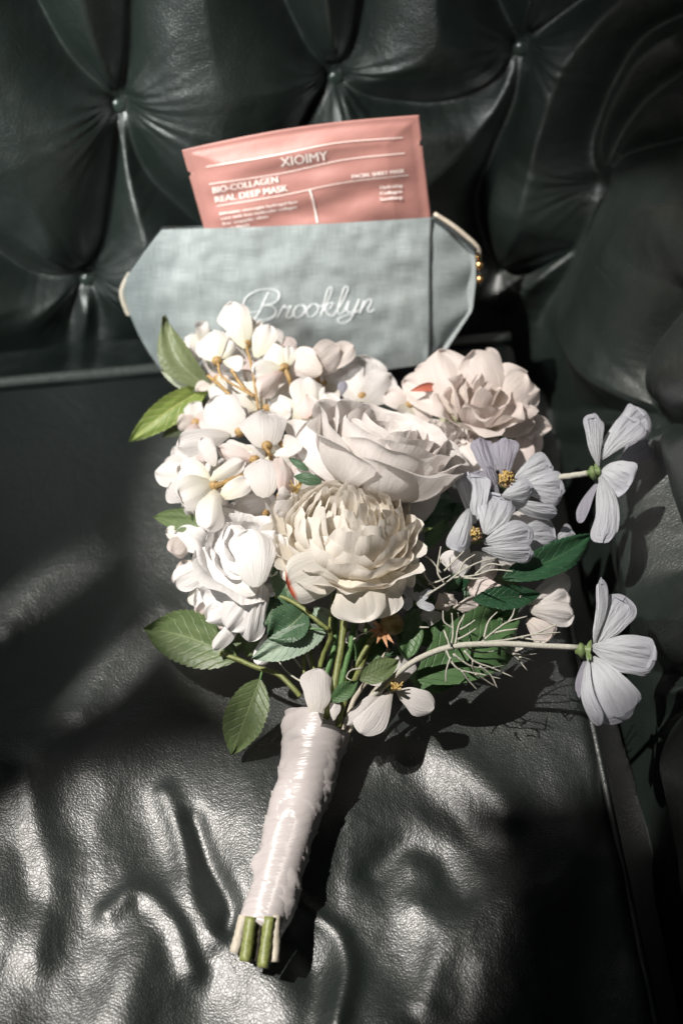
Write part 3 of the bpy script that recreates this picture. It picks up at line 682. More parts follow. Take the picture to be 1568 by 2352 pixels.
# --- small ruffled blooms behind the rose
for (x, y, z, R0, m, nm) in ((290, 590, .078, .016, M_ROSE, 'small ruffled bloom right of the big rose'), (430, 610, .072, .018, M_BLUSH, 'small ruffled bloom below the blush rose')):
    ax = camdir(.15, .6, .75); X, Y, Zx = frame(ax); O = R4(x, y, z) - Zx*.014
    sb = core('ranunculus', O, ax, .006, .005, label=nm)
    for li in range(5):
        for i in range(6):
            rev(sb, m, O, X, Y, Zx, 2*PI*i/6+li*1.3, .62, .002, R0*(.2+.2*li), .018-.002*li, .1, .16, .05, .35, li*9+i+int(x), nu=8, nv=8)
    for b, t, w_ in (((x, y+30), (x+110, y+210), 220), ((x, y+40), (x+40, y+260), 220)):
        P(R4, sb, M_ROSE, b, t, w_, z-.008, z-.01, shape='wide', cup=-.12, arch=.08)
fl = core('rose', R4(640, 620, .055), camdir(.4, .2, .8), .008, .006, label='peach bloom partly hidden behind the blue cosmos')
for b, t, w_ in (((620, 560), (825, 700), 190), ((600, 640), (760, 790), 190), ((590, 600), (560, 800), 170), ((600, 560), (760, 610), 150)):
    P(R4, fl, M_PINK, b, t, w_, .058, .054, shape='oval', cup=-.1)

# --- blue cosmos
def disc(parent, c, ax, r):
    X, Y, Zx = frame(ax); V = []; rg = random.Random(int(r*1e6))
    for i in range(7):
        for j in range(16):
            a = PI*.5*i/6; q = r*(1+.12*rg.uniform(-1, 1)); V.append(c + (X*math.cos(PI*j/8)+Y*math.sin(PI*j/8))*q*math.sin(a) + Zx*q*.7*math.cos(a))
    d = mk('flower_disc', V, gridfaces(7, 16, 0, True), M_DISC, parent)
    geos = []; gd = []
    for i in range(70):
        a = rg.uniform(0, 2*PI); e = rg.uniform(.1, 1.15); dr = (X*math.cos(a)+Y*math.sin(a))*math.sin(e)+Zx*math.cos(e); b = c+dr*r*.85
        L_ = r*rg.uniform(.18, .45); (gd if e > .95 else geos).append(tubegeo([b, b+dr*L_*.5, b+dr*L_+Zx*L_*.3], lambda f: .00035+.00022*(f > .6), 5, 4))
    V, F_ = join(geos); mk('stamen_cluster', V, F_, M_STAM, parent)
    if gd: V, F_ = join(gd); mk('stamen_ring', V, F_, M_HAIR, parent)
def cosmos(fn, c, z, ax, r, petals, label, has_disc=True, m=M_BLUE):
    c3 = fn(*c, z); f = core('cosmos', c3-ax*.004, ax, .0045, .004, label=label)
    if has_disc: disc(f, c3+ax*.001, ax, r)
    for q in petals:
        b, t, w_, z0, z1 = q[:5]; k = q[5] if len(q) > 5 else {}
        mm = k.pop('m', m); P(fn, f, mm, b, t, w_*1.16, z0, z1, **{**dict(shape='obov', cup=-.10, arch=.10, ruf=.04, pleat=.010, notch=.12, nu=26, nv=18), **k})
    return f
cosmos(R4, (625, 868), .095, camdir(-.1, .35, .9), .0052, [
  ((560, 860), (468, 612), 130, .09, .10, dict(m=M_LAV, roll=25, bend=-.08)), ((610, 850), (612, 612), 135, .09, .105, dict(m=M_LAV)), ((670, 860), (895, 780), 165, .09, .092),
  ((700, 900), (968, 920), 165, .088, .084), ((600, 960), (780, 905), 130, .095, .094, dict(cup=-.25)), ((640, 985), (920, 1055), 115, .086, .080, dict(roll=25)),
  ((580, 950), (430, 815), 90, .09, .095, dict(m=M_LAV, roll=40, bend=.1)), ((560, 930), (520, 780), 80, .09, .098, dict(m=M_LAV, roll=50))],
  'upper pale blue cosmos facing the camera with a brown centre')
cosmos(R4, (438, 1190), .088, camdir(-.25, .3, .9), .0048, [
  ((430, 1120), (400, 815), 170, .086, .098, dict(bend=.05)), ((405, 1030), (335, 1285), 130, .096, .088, dict(cup=-.3, arch=.18)), ((500, 1180), (590, 950), 215, .086, .092),
  ((490, 1230), (780, 1165), 140, .086, .084), ((480, 1268), (790, 1300), 100, .084, .080, dict(roll=20)), ((400, 1260), (290, 1400), 180, .080, .070, dict(m=M_WHITE)),
  ((640, 1200), (912, 1215), 200, .072, .062), ((620, 1090), (845, 1085), 130, .070, .064, dict(m=M_WHITE)), ((560, 1290), (700, 1370), 130, .072, .064, dict(m=M_WHITE)), ((420, 1290), (540, 1390), 130, .076, .066, dict(m=M_WHITE))],
  'lower pale blue cosmos tucked under the other blue one')
cosmos(R4, (1165, 815), 0.100, camdir(.85, .15, .2), 0.004, [
  ((1180, 740), (1400, 500), 150, 0.100, 0.108, dict(roll=-10)), ((1190, 660), (1452, 470), 170, 0.094, 0.100), ((1165, 780), (1135, 470), 105, 0.100, 0.112, dict(roll=20, bend=-.06)),
  ((1185, 800), (1350, 905), 215, 0.102, 0.100, dict(shape='wide')), ((1185, 840), (1190, 1235), 150, 0.100, 0.088, dict(bend=-.07)), ((1175, 860), (1045, 1112), 75, 0.094, 0.082, dict(roll=40, m=M_LAV)), ((1290, 760), (1460, 640), 160, 0.075, 0.070, dict(m=M_LAV))],
  'upper blue white cosmos seen from behind, sticking out over the armrest', False)
cosmos(R6, (1210, 528), 0.080, camdir(.9, .1, .2), 0.004, [
  ((1238, 500), (1270, 198), 56, 0.082, 0.100, dict(roll=30)), ((1245, 505), (1380, 285), 155, 0.080, 0.090), ((1228, 515), (1518, 575), 165, 0.082, 0.080),
  ((1228, 560), (1390, 845), 165, 0.080, 0.068), ((1212, 560), (1262, 872), 75, 0.080, 0.068, dict(roll=35, bend=.05)), ((1200, 560), (1172, 745), 45, 0.075, 0.066, dict(roll=30, m=M_LAV)), ((1340, 470), (1468, 512), 60, 0.070, 0.068)],
  'lower blue white cosmos seen from behind at the end of a long grey stem', False)
for fn, pts in ((R6, [(1160, 517, .080), (1200, 526, .080), (1222, 530, .080)]), (R4, [(1090, 825, .100), (1140, 815, .100), (1168, 812, .100)])):
    tube('calyx', [fn(*p) for p in pts], lambda f: .0016+.0017*f, M_CALYX, bouquet, n=10)
for fn, c, pts in ((R4, (1155, 815), [(1145, 760), (1180, 880), (1120, 850)]), (R6, (1205, 530), [(1225, 480), (1225, 575), (1212, 580)])):
    for t in pts: P(fn, bouquet, M_CALYX, c, t, 24*.39/SC[fn], .097 if fn is R4 else .082, name='sepal', shape='lance', nu=4, nv=8)
stem(R6, [(100, 900, .035), (180, 790, .045), (300, 680, .058), (430, 575, .066), (600, 512, .072), (800, 500, .076), (1000, 508, .079), (1170, 518, .080)], 27, M_GREY, label='long grey stem of the lower cosmos')
stem(R4, [(760, 930, .076), (900, 858, .086), (1000, 838, .094), (1100, 823, .100)], 34, M_GREY, label='grey stem of the upper cosmos')

# --- grey lacy foliage
def sprig(fn, main, subs, w_=9):
    geos = []
    def tb(pts, w0, w1):
        V_ = [fn(*p) for p in pts]; s_ = SC[fn]*S(V_[0])*.5; return tubegeo(V_, lambda f: s_*(w0+(w1-w0)*f), 6, max(6, len(pts)*4), .8, True, .08)
    if main: geos.append(tb(main, w_*1.4, w_))
    for s_ in subs: geos.append(tb(s_, w_*1.15, w_*.6))
    V, F_ = join(geos); return mk('lacy_foliage', V, F_, M_GREY, bouquet)
za, zb = .074, .082
def z2(l, a=za, b=zb): return [(x, y, a+(b-a)*i/(len(l)-1)) for i, (x, y) in enumerate(l)]
sprig(R6, None, [z2(q) for q in ([(590, 510), (600, 450), (595, 360)], [(600, 430), (560, 400), (555, 350)], [(610, 500), (625, 420), (650, 370), (640, 355)], [(622, 440), (660, 420), (700, 392)], [(560, 440), (575, 480), (585, 510)],
   [(620, 480), (660, 460), (705, 430)], [(632, 390), (622, 360)])])
sprig(R6, None, [z2(q, .070, .076) for q in ([(730, 490), (790, 440), (850, 400), (935, 375)], [(850, 400), (870, 370), (878, 340)], [(740, 470), (760, 400), (800, 355)], [(770, 455), (830, 440), (890, 432)],
   [(740, 492), (850, 480), (960, 458), (1085, 448)], [(960, 458), (1030, 430), (1068, 412)], [(900, 470), (960, 480), (1020, 486)], [(830, 410), (820, 388)])])
sprig(R6, None, [z2(q, .072, .060) for q in ([(570, 530), (600, 590), (640, 620), (740, 640), (815, 658)], [(590, 560), (570, 620), (568, 675)], [(640, 620), (670, 665), (710, 708)], [(700, 636), (740, 660), (790, 692)],
   [(650, 530), (700, 580), (780, 610), (870, 650)], [(690, 575), (690, 610), (715, 640)], [(780, 610), (835, 598)], [(720, 600), (770, 640), (800, 700)], [(600, 545), (680, 600), (760, 610)],
   [(820, 520), (880, 555), (935, 620)], [(870, 545), (930, 550), (980, 545)], [(900, 560), (970, 578)], [(660, 520), (730, 540), (800, 530)])])
sprig(R6, None, [z2(q, .078, .088) for q in ([(480, 280), (560, 230), (640, 170), (720, 130), (800, 110)], [(560, 225), (530, 170), (545, 60)], [(545, 180), (510, 130), (475, 103)], [(530, 160), (548, 115)], [(520, 250), (480, 200), (448, 135)],
   [(600, 200), (700, 190), (780, 165), (870, 172)], [(640, 200), (700, 205), (750, 200)], [(620, 190), (650, 130), (700, 95)], [(700, 185), (760, 140), (830, 145)], [(560, 170), (600, 130), (650, 80)], [(490, 230), (540, 215), (590, 190)])])
sprig(R5, None, [z2(q, .045, .04) for q in ([(1240, 1290), (1160, 1240), (1100, 1180), (1070, 1140)], [(1140, 1220), (1160, 1250)], [(1230, 1180), (1180, 1110), (1150, 1040)])], 14)
sprig(R6, None, [z2(q, .060, .066) for q in ([(190, 610), (140, 620), (120, 650), (140, 665)], [(150, 480), (180, 460), (230, 440)], [(450, 425), (490, 425)])])

# --- blossoms on the left (zoom coordinates)
def blossom(c, z, label, petals, m=M_BLOS, calyx=True):
    ct = R2(*c, z); f = core('blossom', ct, camdir(.1, -.4, .8), .0034, .0036, M_STEMB, label)
    for q in petals:
        b, t, w_ = q[:3]; k = dict(q[3]) if len(q) > 3 else {}
        z0, z1 = k.pop('z', (z, z+.004)); mm = k.pop('m', m)
        P(R2, f, mm, b, t, w_, z0, z1, **{**dict(shape=rnd.choice(['round', 'round', 'oval']), cup=rnd.uniform(-.2, -.04), arch=rnd.uniform(.03, .12), ruf=rnd.uniform(.04, .08), roll=rnd.uniform(-18, 18), notch=rnd.uniform(0, .06), nu=14, nv=18), **k})
    return f
blossom((870, 370), .098, 'topmost white blossom with an upright petal', [((860, 400), (760, 72), 225, dict(arch=.2, z=(.098, .106))), ((880, 380), (900, 180), 130, dict(z=(.094, .10))), ((940, 470), (1040, 232), 190), ((900, 420), (980, 200), 100, dict(z=(.09, .10)))])
blossom((655, 495), .096, 'small white blossom behind the olive leaf', [((660, 495), (635, 268), 190, dict(arch=.2)), ((640, 495), (515, 360), 130, dict(z=(.090, .094))), ((690, 480), (770, 350), 100), ((700, 500), (850, 520), 110), ((720, 530), (840, 470), 90, dict(m=M_PINK, z=(.09, .09)))])
blossom((1150, 545), .094, 'cream blossom below the pouch lettering', [((1150, 550), (990, 395), 190), ((1150, 560), (910, 570), 180), ((1165, 540), (1195, 385), 110), ((1140, 580), (960, 730), 170, dict(m=M_PINK)), ((1130, 440), (1040, 360), 100, dict(z=(.09, .092)))])
blossom((1390, 585), .088, 'blush white blossom between the cream one and the rose', [((1290, 590), (1560, 400), 230, dict(shape='wide', z=(.09, .094))), ((1420, 590), (1210, 450), 230, dict(shape='wide', z=(.092, .096))), ((1440, 570), (1650, 380), 190, dict(m=M_BLUSH, z=(.086, .09)))], M_BLUSH)
blossom((1720, 760), .070, 'broad white petals behind the big rose', [((1720, 790), (1560, 560), 260, dict(shape='wide')), ((1720, 800), (1740, 460), 340, dict(shape='wide')), ((1740, 800), (1930, 600), 270, dict(shape='wide'))], M_WHITE)
blossom((1310, 900), .090, 'pink throated blossom left of the big rose', [((1320, 960), (1300, 615), 260, dict(arch=.1)), ((1320, 930), (1440, 690), 150), ((1300, 920), (1310, 745), 170, dict(m=M_PINK, z=(.096, .10))), ((1290, 930), (1030, 790), 180, dict(z=(.082, .085))), ((1350, 930), (1230, 690), 120, dict(z=(.085, .09)))])
blossom((1020, 850), .080, 'small blossom between the brown twigs', [((1000, 860), (860, 560), 150), ((1010, 850), (700, 640), 110, dict(z=(.076, .078))), ((1040, 830), (1180, 660), 120), ((950, 860), (760, 780), 120), ((1060, 860), (1200, 900), 140), ((900, 800), (880, 470), 120, dict(m=M_PINK, z=(.078, .085))), ((880, 780), (600, 560), 120, dict(m=M_PINK, z=(.07, .074)))])
blossom((820, 1020), .092, 'round white blossom left of the big rose, broad upper petal', [((800, 1040), (620, 770), 320, dict(shape='wide', arch=.1)), ((750, 1040), (355, 1120), 190), ((640, 1270), (545, 1060), 150, dict(z=(.094, .10))), ((790, 1040), (850, 850), 200, dict(z=(.086, .09)))], M_WHITE)
blossom((1020, 1120), .098, 'white blossom with a domed petal and brown stem', [((1010, 1135), (1000, 860), 370, dict(shape='wide', arch=.16)), ((1140, 960), (1350, 1060), 170, dict(z=(.09, .094))), ((1150, 1040), (1240, 1180), 130), ((1000, 1130), (900, 1220), 170, dict(z=(.09, .088)))], M_WHITE)
blossom((930, 1225), .088, 'pink tinged blossom with narrow petals', [((960, 1230), (660, 1140), 120, dict(m=M_PINK)), ((960, 1200), (720, 1100), 110), ((1000, 1230), (1230, 1200), 150), ((900, 1330), (620, 1330), 120, dict(z=(.082, .084))), ((860, 1350), (700, 1500), 120, dict(z=(.082, .08))), ((1040, 1180), (1160, 1080), 160, dict(z=(.082, .085)))])
blossom((635, 1415), .090, 'lowest left blossom with a hanging petal', [((625, 1400), (360, 1500), 250, dict(shape='wide', arch=.14)), ((610, 1390), (370, 1270), 230, dict(z=(.084, .086))), ((640, 1440), (585, 1735), 215, dict(arch=.18)), ((600, 1385), (850, 1230), 130), ((680, 1500), (905, 1370), 160, dict(arch=.16)), ((560, 1360), (200, 1310), 190, dict(z=(.075, .07)))])
blossom((430, 1280), .065, 'blurred white petals at the far left', [((480, 1290), (268, 1235), 110), ((480, 1290), (340, 1160), 110), ((480, 1300), (430, 1170), 110), ((470, 1500), (290, 1420), 180), ((520, 1540), (400, 1560), 150), ((560, 1560), (470, 1590), 120)], M_WHITE)
bh = blossom((1130, 1490), .094, 'white blossom with yellow stamens above the peony', [((1010, 1500), (985, 1215), 270, dict(shape='wide', arch=.16)), ((1130, 1500), (1120, 1200), 160, dict(roll=35, m=M_PINK)), ((1230, 1510), (1330, 1270), 170, dict(z=(.085, .09))), ((1180, 1500), (1260, 1250), 120, dict(m=M_PINK, z=(.083, .088))), ((1200, 1490), (1100, 1480), 110), ((1210, 1530), (1090, 1620), 120)], M_WHITE)
geos = []
for i in range(16):
    b = R2(1230+rnd.uniform(-20, 20), 1460+rnd.uniform(-10, 20), .092); t = R2(1230+rnd.uniform(-50, 60), 1385+rnd.uniform(-15, 40), .100); geos.append(tubegeo([b, (b+t)/2, t], .00035, 5, 5))
V, F_ = join(geos); mk('stamen_cluster', V, F_, M_STAM, bh)
blossom((1000, 1620), .070, 'white petals under the stamens, left of the peony', [((1120, 1560), (780, 1640), 280, dict(shape='wide')), ((1120, 1600), (900, 1480), 180), ((1130, 1560), (860, 1520), 240, dict(z=(.066, .066))), ((1150, 1640), (1010, 1750), 200)], M_WHITE)
# brown twigs
for pts, w_ in (([(590, 605, .085), (700, 700, .086), (880, 890, .084)], 26), ([(870, 390, .098), (915, 560, .094), (935, 700, .090), (960, 860, .084)], 20), ([(660, 510, .096), (700, 620, .092), (930, 760, .088)], 20),
   ([(1155, 555, .094), (1190, 640, .09), (1210, 720, .08)], 38), ([(1150, 545, .096), (1060, 600, .095), (960, 670, .092)], 16), ([(1000, 1120, .099), (1040, 1180, .096), (1050, 1220, .09)], 30), ([(1100, 1080, .096), (1160, 1140, .092), (1210, 1180, .086)], 34),
   ([(640, 1420, .093), (760, 1375, .093), (870, 1335, .088)], 46), ([(760, 560, .094), (840, 680, .09), (930, 760, .086)], 26), ([(1390, 590, .088), (1400, 660, .08), (1420, 740, .07)], 40)):
    stem(R2, pts, w_, M_STEMB, name='twig')

# --- white star flower and loose petals low right
sf = core('jasmine', R6(325, 700, .050), camdir(0, .2, .9), .003, .003, label='white star flower with a yellow centre below the bouquet head')
for b, t, w_, k in (((335, 690), (395, 555), 115, {}), ((345, 715), (512, 795), 120, {}), ((325, 715), (185, 905), 130, dict(arch=.05)), ((315, 690), (205, 625), 90, {}), ((290, 700), (115, 865), 60, {}), ((310, 650), (250, 600), 90, {})):
    P(R6, sf, M_WHITE, b, t, w_, .052, .046, shape='round', **{**dict(cup=-.12, arch=.1), **k})
geos = []
for i in range(18):
    b = R6(330+rnd.uniform(-8, 8), 712, .053); t = R6(345+rnd.uniform(-30, 35), 685+rnd.uniform(-15, 20), .062); geos.append(tubegeo([b, (b+t)/2, t], .0005, 5, 5))
V, F_ = join(geos); mk('stamen_cluster', V, F_, M_STAM, sf)
P(R5, bouquet, M_WHITE, (1340, 1510), (1360, 1190), 230, .062, .064, shape='wide', cup=-.18, arch=.1, base=.5, label='single rounded petal above the ribbon')
P(R5, bouquet, M_WHITE, (1470, 1570), (1490, 1430), 80, .056, .058, cup=-.1)
for b, t, w_, z, m in (((905, 290), (670, 230), 110, .060, M_PINK), ((600, 335), (718, 315), 70, .058, M_BLUSH), ((560, 370), (450, 390), 80, .055, M_WHITE), ((935, 320), (1125, 205), 120, .050, M_WHITE), ((945, 345), (1145, 370), 130, .052, M_WHITE), ((960, 340), (1130, 290), 110, .051, M_WHITE),
   ((930, 390), (1050, 470), 120, .045, M_BLUSH), ((560, 330), (600, 280), 80, .062, M_BLUSH), ((520, 340), (580, 300), 90, .055, M_BLUSH), ((180, 440), (240, 380), 120, .050, M_WHITE), ((850, 470), (880, 540), 100, .045, M_CREAM), ((1060, 30), (1150, 10), 110, .060, M_BLUE), ((160, 430), (130, 500), 80, .05, M_WHITE), ((700, 150), (800, 175), 110, .064, M_PINK), ((820, 120), (910, 150), 100, .066, M_WHITE)):
    P(R6, bouquet, m, b, t, w_, z, z-.003, shape='obov', cup=-.12, arch=.1, ruf=.07, pleat=.015, notch=.08, nu=18, name='loose_petal')
P(R3, bouquet, M_LAV, (590, 480), (600, 375), 75, .088, .094, name='loose_petal')
sb = core('small_blue_flower', R6(430, 312, .070), camdir(0, .3, .9), .002, .002, label='tiny pale blue flower under the peony')
for b, t, w_ in (((420, 310), (385, 235), 45), ((430, 310), (505, 255), 45), ((435, 315), (518, 340), 45), ((420, 315), (360, 325), 55), ((430, 305), (440, 265), 40)):
    P(R6, sb, M_BLUE, b, t, w_, .072, .078, shape='oval', cup=.1, nv=10)

# filler blossoms and petals deeper in the bouquet
rf = random.Random(31)
for k_, (u, v, z) in enumerate([(470, 800, .074), (560, 790, .078), (640, 800, .078), (500, 870, .072), (600, 870, .074), (690, 860, .074), (450, 970, .062), (560, 960, .072), (650, 940, .074), (430, 1060, .058), (520, 1090, .066), (610, 1050, .072), (690, 1100, .074), (480, 1160, .055), (570, 1160, .060), (430, 1230, .048), (450, 1330, .044), (500, 1400, .042), (740, 880, .072), (940, 930, .070)]):
    c0 = at(u, v, z); f = core('blossom', c0, camdir(rf.uniform(-.4, .4), rf.uniform(-.4, .4), 1), .003, .003, M_STEMB, label='small blossom deeper in the bouquet')
    a0 = rf.uniform(0, 6)
    for i in range(5):
        a = a0+i*2*PI/5+rf.uniform(-.3, .3); L_ = rf.uniform(42, 62); zt = z+rf.uniform(-.004, .007)
        P(at, f, rf.choice([M_BLOS, M_WHITE, M_PINK, M_BLUSH]), (u, v), (u+L_*math.cos(a), v+L_*math.sin(a)), rf.uniform(36, 58), z, zt, shape=rf.choice(['round', 'oval', 'wide']), cup=rf.uniform(-.2, .15), arch=rf.uniform(.02, .12), ruf=rf.uniform(.04, .1), roll=rf.uniform(-30, 30), nu=10, nv=12)
for k_ in range(46):
    u = rf.uniform(740, 1240); v = rf.uniform(1180, 1560)
    if v > 1560-abs(u-900)*.25: continue
    a = rf.uniform(0, 2*PI); L_ = rf.uniform(50, 95)
    P(at, bouquet, rf.choice([M_LEAFD, M_LEAFM, M_LEAF, M_LEAFB]), (u, v), (u+L_*math.cos(a), v+L_*math.sin(a)), rf.uniform(20, 42), rf.uniform(.036, .046), rf.uniform(.034, .054), name='leaf', shape='leaf', serr=.08, teeth=9, fold=.12, ruf=.12, roll=rf.uniform(-40, 40), nu=8)
# --- leaves
def leaf(fn, m, b, t, w_, z, zt, **k):
    return P(fn, k.pop('parent', bouquet), m, b, t, w_, z, zt, name='leaf', **{**dict(shape='leaf', serr=.09, teeth=15, fold=.10, cup=0, ruf=.10, arch=.08, nu=12, asym=.12, crease=.03), **k})
leaf(R2, M_LEAFO, (600, 690), (270, 165), 250, .072, .105, fold=.22, bend=-.12, roll=-20, label='tall olive leaf standing in front of the pouch')
leaf(R2, M_LEAFG, (600, 690), (240, 560), 170, .068, .072, fold=.1, label='grey green leaf underside')
leaf(R2, M_LEAFY, (600, 680), (8, 1092), 210, .066, .045, fold=.12, arch=.10, bend=.03, label='yellow green pointed leaf')
leaf(R2, M_LEAFO, (560, 860), (250, 1060), 150, .050, .040)
leaf(R2, M_LEAFO, (560, 760), (470, 960), 160, .050, .040)
leaf(R2, M_LEAF, (720, 1700), (190, 1640), 180, .060, .045, fold=.12, label='left pointing leaf below the blossoms')
leaf(R2, M_LEAFD, (640, 1640), (790, 1600), 130, .058, .055)
leaf(R5, M_LEAF, (760, 1120), (92, 905), 400, .040, .022, fold=.14, arch=.06, ruf=.06, bend=.05, label='large green leaf spread on the seat')
leaf(R5, M_LEAF, (930, 1270), (720, 1825), 310, .042, .014, fold=.12, arch=.10, ruf=.05, label='green leaf hanging down beside the ribbon')
leaf(R5, M_LEAFB, (1180, 770), (1085, 360), 190, .070, .080, fold=.12, bend=-.05)
lb = leaf(R5, M_LEAFB, (1270, 760), (985, 975), 300, .070, .064, fold=.16, bend=-.08, roll=15, label='dark leaf under the peony')
leaf(R5, M_LEAFB, (1060, 660), (960, 880), 150, .068, .062, fold=.1)
leaf(R5, M_LEAFP, (1420, 900), (865, 1120), 230, .064, .056, fold=.10, label='pale green leaf underside')
leaf(R5, M_LEAFP, (1440, 880), (1330, 740), 140, .062, .064)
leaf(R5, M_LEAFD, (1030, 960), (1000, 1045), 60, .060, .058, teeth=8)
leaf(R5, M_LEAF, (760, 900), (660, 1120), 230, .040, .034)
leaf(R5, M_LEAF, (900, 940), (830, 1110), 150, .040, .034)
leaf(R6, M_LEAFD, (825, 205), (1232, 5), 150, .066, .062, fold=.12, bend=.04, arch=.10, label='long glossy dark leaf at the right')
leaf(R6, M_LEAFD, (690, 300), (995, 275), 110, .064, .056, fold=.1)
leaf(R6, M_LEAFM, (440, 660), (880, 400), 300, .052, .046, fold=.06, serr=.03, shape='oval', label='broad green leaf beneath the grey stem')
leaf(R6, M_LEAFM, (430, 340), (390, 570), 110, .058, .050, serr=.03, shape='oval')
leaf(R6, M_LEAFM, (440, 500), (640, 350), 180, .046, .044, serr=.03, shape='oval')
leaf(R6, M_LEAFM, (400, 640), (600, 690), 120, .040, .036, serr=.03)
leaf(R6, M_LEAF, (180, 665), (358, 570), 105, .064, .066, fold=.12, label='small serrated leaf above the star flower')
leaf(R6, M_LEAFM, (50, 760), (170, 670), 80, .060, .062)
leaf(R6, M_LEAFM, (130, 560), (330, 470), 120, .045, .045)
leaf(R3, M_LEAFB, (430, 1165), (212, 1120), 95, .104, .104, arch=.16, cup=-.2, serr=.02, label='little green leaf in front of the big rose')
leaf(R3, M_LEAFB, (330, 1075), (172, 978), 60, .096, .098, serr=.02)
leaf(R3, M_CALYX, (1140, 1570), (1305, 1522), 34, .084, .086, serr=.04)
leaf(R3, M_LEAFD, (1180, 1480), (1480, 1330), 200, .046, .046); leaf(R3, M_LEAFD, (1250, 1650), (1400, 1400), 160, .044, .044); leaf(R3, M_LEAFM, (1230, 1700), (1420, 1450), 110, .055, .057)
leaf(R5, M_RED, (1160, 1020), (1250, 970), 60, .050, .050, serr=0, label='scrap of red petal among the stems')
tube('leaf_stalk', [R5(*p) for p in ((640, 1078, .040), (760, 1120, .041), (900, 1180, .042), (1060, 1230, .043), (1180, 1340, .042), (1225, 1395, .040))], .0016, M_STEM, bouquet, n=8)
for pts, w_ in (([(1045, 655, .074), (1130, 680, .075), (1250, 750, .076), (1340, 830, .075), (1435, 905, .072)], 32), ([(1200, 905, .066), (1300, 898, .068), (1425, 905, .070)], 18), ([(1435, 890, .072), (1450, 960, .066), (1400, 1080, .056), (1370, 1180, .050)], 38),
   ([(1440, 890, .070), (1450, 760, .070), (1470, 640, .068)], 22), ([(925, 1300, .040), (945, 1210, .041)], 18), ([(1240, 940, .055), (1250, 1080, .05), (1255, 1230, .045)], 26), ([(1260, 930, .05), (1300, 1080, .048), (1330, 1210, .045)], 30)):
    stem(R5, pts, w_, M_STEM if w_ > 18 else M_STEMG, name='leaf_stalk')
# main stems towards the ribbon
for pts, w_, m in (([(1540, 560, .072), (1545, 800, .070), (1530, 1000, .066), (1480, 1290, .058), (1410, 1560, .050)], 50, M_STEM), ([(1470, 640, .058), (1480, 1000, .052), (1400, 1300, .046), (1380, 1580, .040)], 40, M_STEMG), ([(1630, 760, .055), (1600, 1000, .050), (1500, 1400, .044), (1440, 1600, .040)], 44, M_STEMG),
   ([(1750, 900, .050), (1680, 1150, .048), (1560, 1400, .046), (1500, 1620, .042)], 46, M_STEM), ([(1880, 1050, .050), (1740, 1250, .047), (1620, 1420, .044), (1540, 1640, .040)], 36, M_STEMC), ([(1950, 1150, .050), (1800, 1320, .047), (1680, 1480, .044), (1580, 1660, .040)], 34, M_STEMC),
   ([(1380, 800, .045), (1400, 1100, .042), (1400, 1400, .040), (1390, 1600, .038)], 36, M_STEMK), ([(1560, 900, .040), (1540, 1200, .038), (1470, 1600, .036)], 60, M_STEMG), ([(1250, 1000, .04), (1330, 1250, .042), (1350, 1560, .040)], 36, M_STEMC), ([(1700, 800, .038), (1650, 1100, .036), (1520, 1600, .036)], 60, M_STEMK)):
    stem(R5, pts, w_, m)
# seed head with orange sepals
bc = R6(325, 412, .064); Vb, Fb = ball(bc, .0072, 12, 24, .85)
Vb = [bc+(v-bc)*(1+.05*math.cos(10*math.atan2((v-bc).y, (v-bc).x))) for v in Vb]
bud = mk('seed_head', Vb, Fb, M_BUD, bouquet, label='brown seed head with orange sepals')
for t in ((215, 440), (240, 395), (255, 500), (305, 520), (335, 500), (230, 470)):
    P(R6, bud, M_ORANGE, (280, 440), t, 22, .064, .068, name='sepal', shape='lance', arch=.2, nu=4, nv=8)
stem(R6, [(270, 440, .060), (220, 500, .055), (150, 620, .048), (60, 790, .04)], 22, M_STEM)

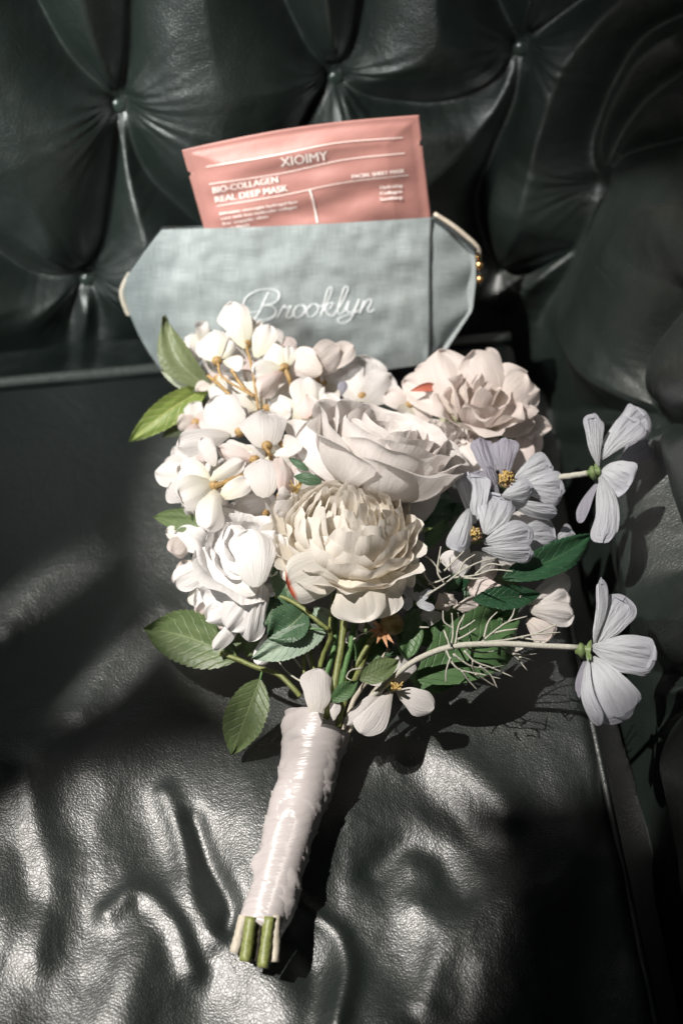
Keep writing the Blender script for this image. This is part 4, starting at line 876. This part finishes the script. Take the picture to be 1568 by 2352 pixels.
# --- handle: ribbon turns over a core, cut stems below
cl = [(734, 1655, .030), (713, 1745, .026), (688, 1840, .022), (660, 1935, .020), (630, 2040, .018), (601, 2136, .0165)]
wd = [156, 138, 124, 115, 112, 106]
CL = cat([at(*p) for p in cl], 121)
def rad_at(f): x = f*5; k = min(int(x), 4); return lerp(wd[k], wd[k+1], x-k)*.5*S(CL[int(f*120)])
wrap = tube('ribbon_wrap', [CL[i] for i in range(0, 121, 8)], lambda f: rad_at(f)*.93, M_SATIN, bouquet, n=28, seg=60, label='white satin ribbon wound round the handle')
turns = [(-.005, .14), (.115, .30), (.27, .42), (.39, .55), (.51, .68), (.645, .80), (.765, .885), (.85, 1.0)]
for ti, (f0, f1) in enumerate(turns):
    rg = random.Random(ti+50); V = []; UVt = []; n, mrow = 72, 26; slope = rg.uniform(.02, .05)
    for i in range(mrow):
        q = i/(mrow-1)
        for j in range(n):
            th = 2*PI*j/n; f = min(1, max(0, lerp(f0, f1, q)+slope*math.sin(th)*(1 if 0 < ti < 7 else .35))); x = f*120; k = min(int(x), 119); p = CL[k].lerp(CL[k+1], x-k)
            t = (CL[min(k+2, 120)]-CL[max(k-2, 0)]).normalized(); a = t.cross(BACK).normalized(); b = a.cross(t)
            r = rad_at(f)*(1.018-.022*q)
            wn_ = noise.noise(Vector((math.cos(th)*1.3+ti*7, math.sin(th)*1.3, q*5)))+.7*noise.noise(Vector((math.cos(th)*1.1+ti*3, math.sin(th)*1.1, q*8)))
            wl = f*5.2+.35*math.sin(th+.6)
            r += .0007*math.exp(-(q/.10)**2) + .0004*wn_ - .0007*max(0, .12-abs(noise.noise(Vector((wl*3.1+5, math.cos(th)*.35, math.sin(th)*.35)))))/.12 + .0018*noise.noise(Vector((wl*2.2, math.cos(th)*.5, math.sin(th)*.4))) + .0003*noise.noise(Vector((wl*6, math.cos(th)*.8+4, math.sin(th)*.7)))
            if ti in (0, 5) and .15 < q < .9: r += .0034*math.exp(-((th-PI if a.x > 0 else (th if th < PI else th-2*PI))/.32)**2)*math.sin((q-.15)/.75*PI)
            V.append(p + a*(r*math.cos(th)) + b*(r*math.sin(th)*.86)); UVt.append((q, j/n))
    mk('ribbon_turn', V, gridfaces(mrow, n, 0, True), M_SATIN, wrap, UVt)
for (a, b, w_, m, z0) in (((500, 1840), (465, 2150), 44, M_STEM, .021), ((572, 1840), (530, 2185), 48, M_STEMK, .022), ((425, 1840), (392, 2135), 40, M_STEMK, .020), ((640, 1840), (606, 2186), 40, M_STEMG, .021), ((422, 1830), (352, 2105), 78, M_STEMC, .022), ((474, 1840), (430, 2168), 88, M_STEM, .027), ((535, 1840), (498, 2160), 66, M_STEMK, .023), ((610, 1840), (560, 2212), 86, M_STEM, .027), ((655, 1830), (642, 2170), 76, M_STEMC, .025)):
    p0 = R7(*a, z0); p1 = R7(*b, z0-.008); pm = (p0+p1)/2
    tube('cut_stem', [p0, pm, p1], w_*.5*.3125*S(p0), m, bouquet, n=12, seg=12, wob=.05)
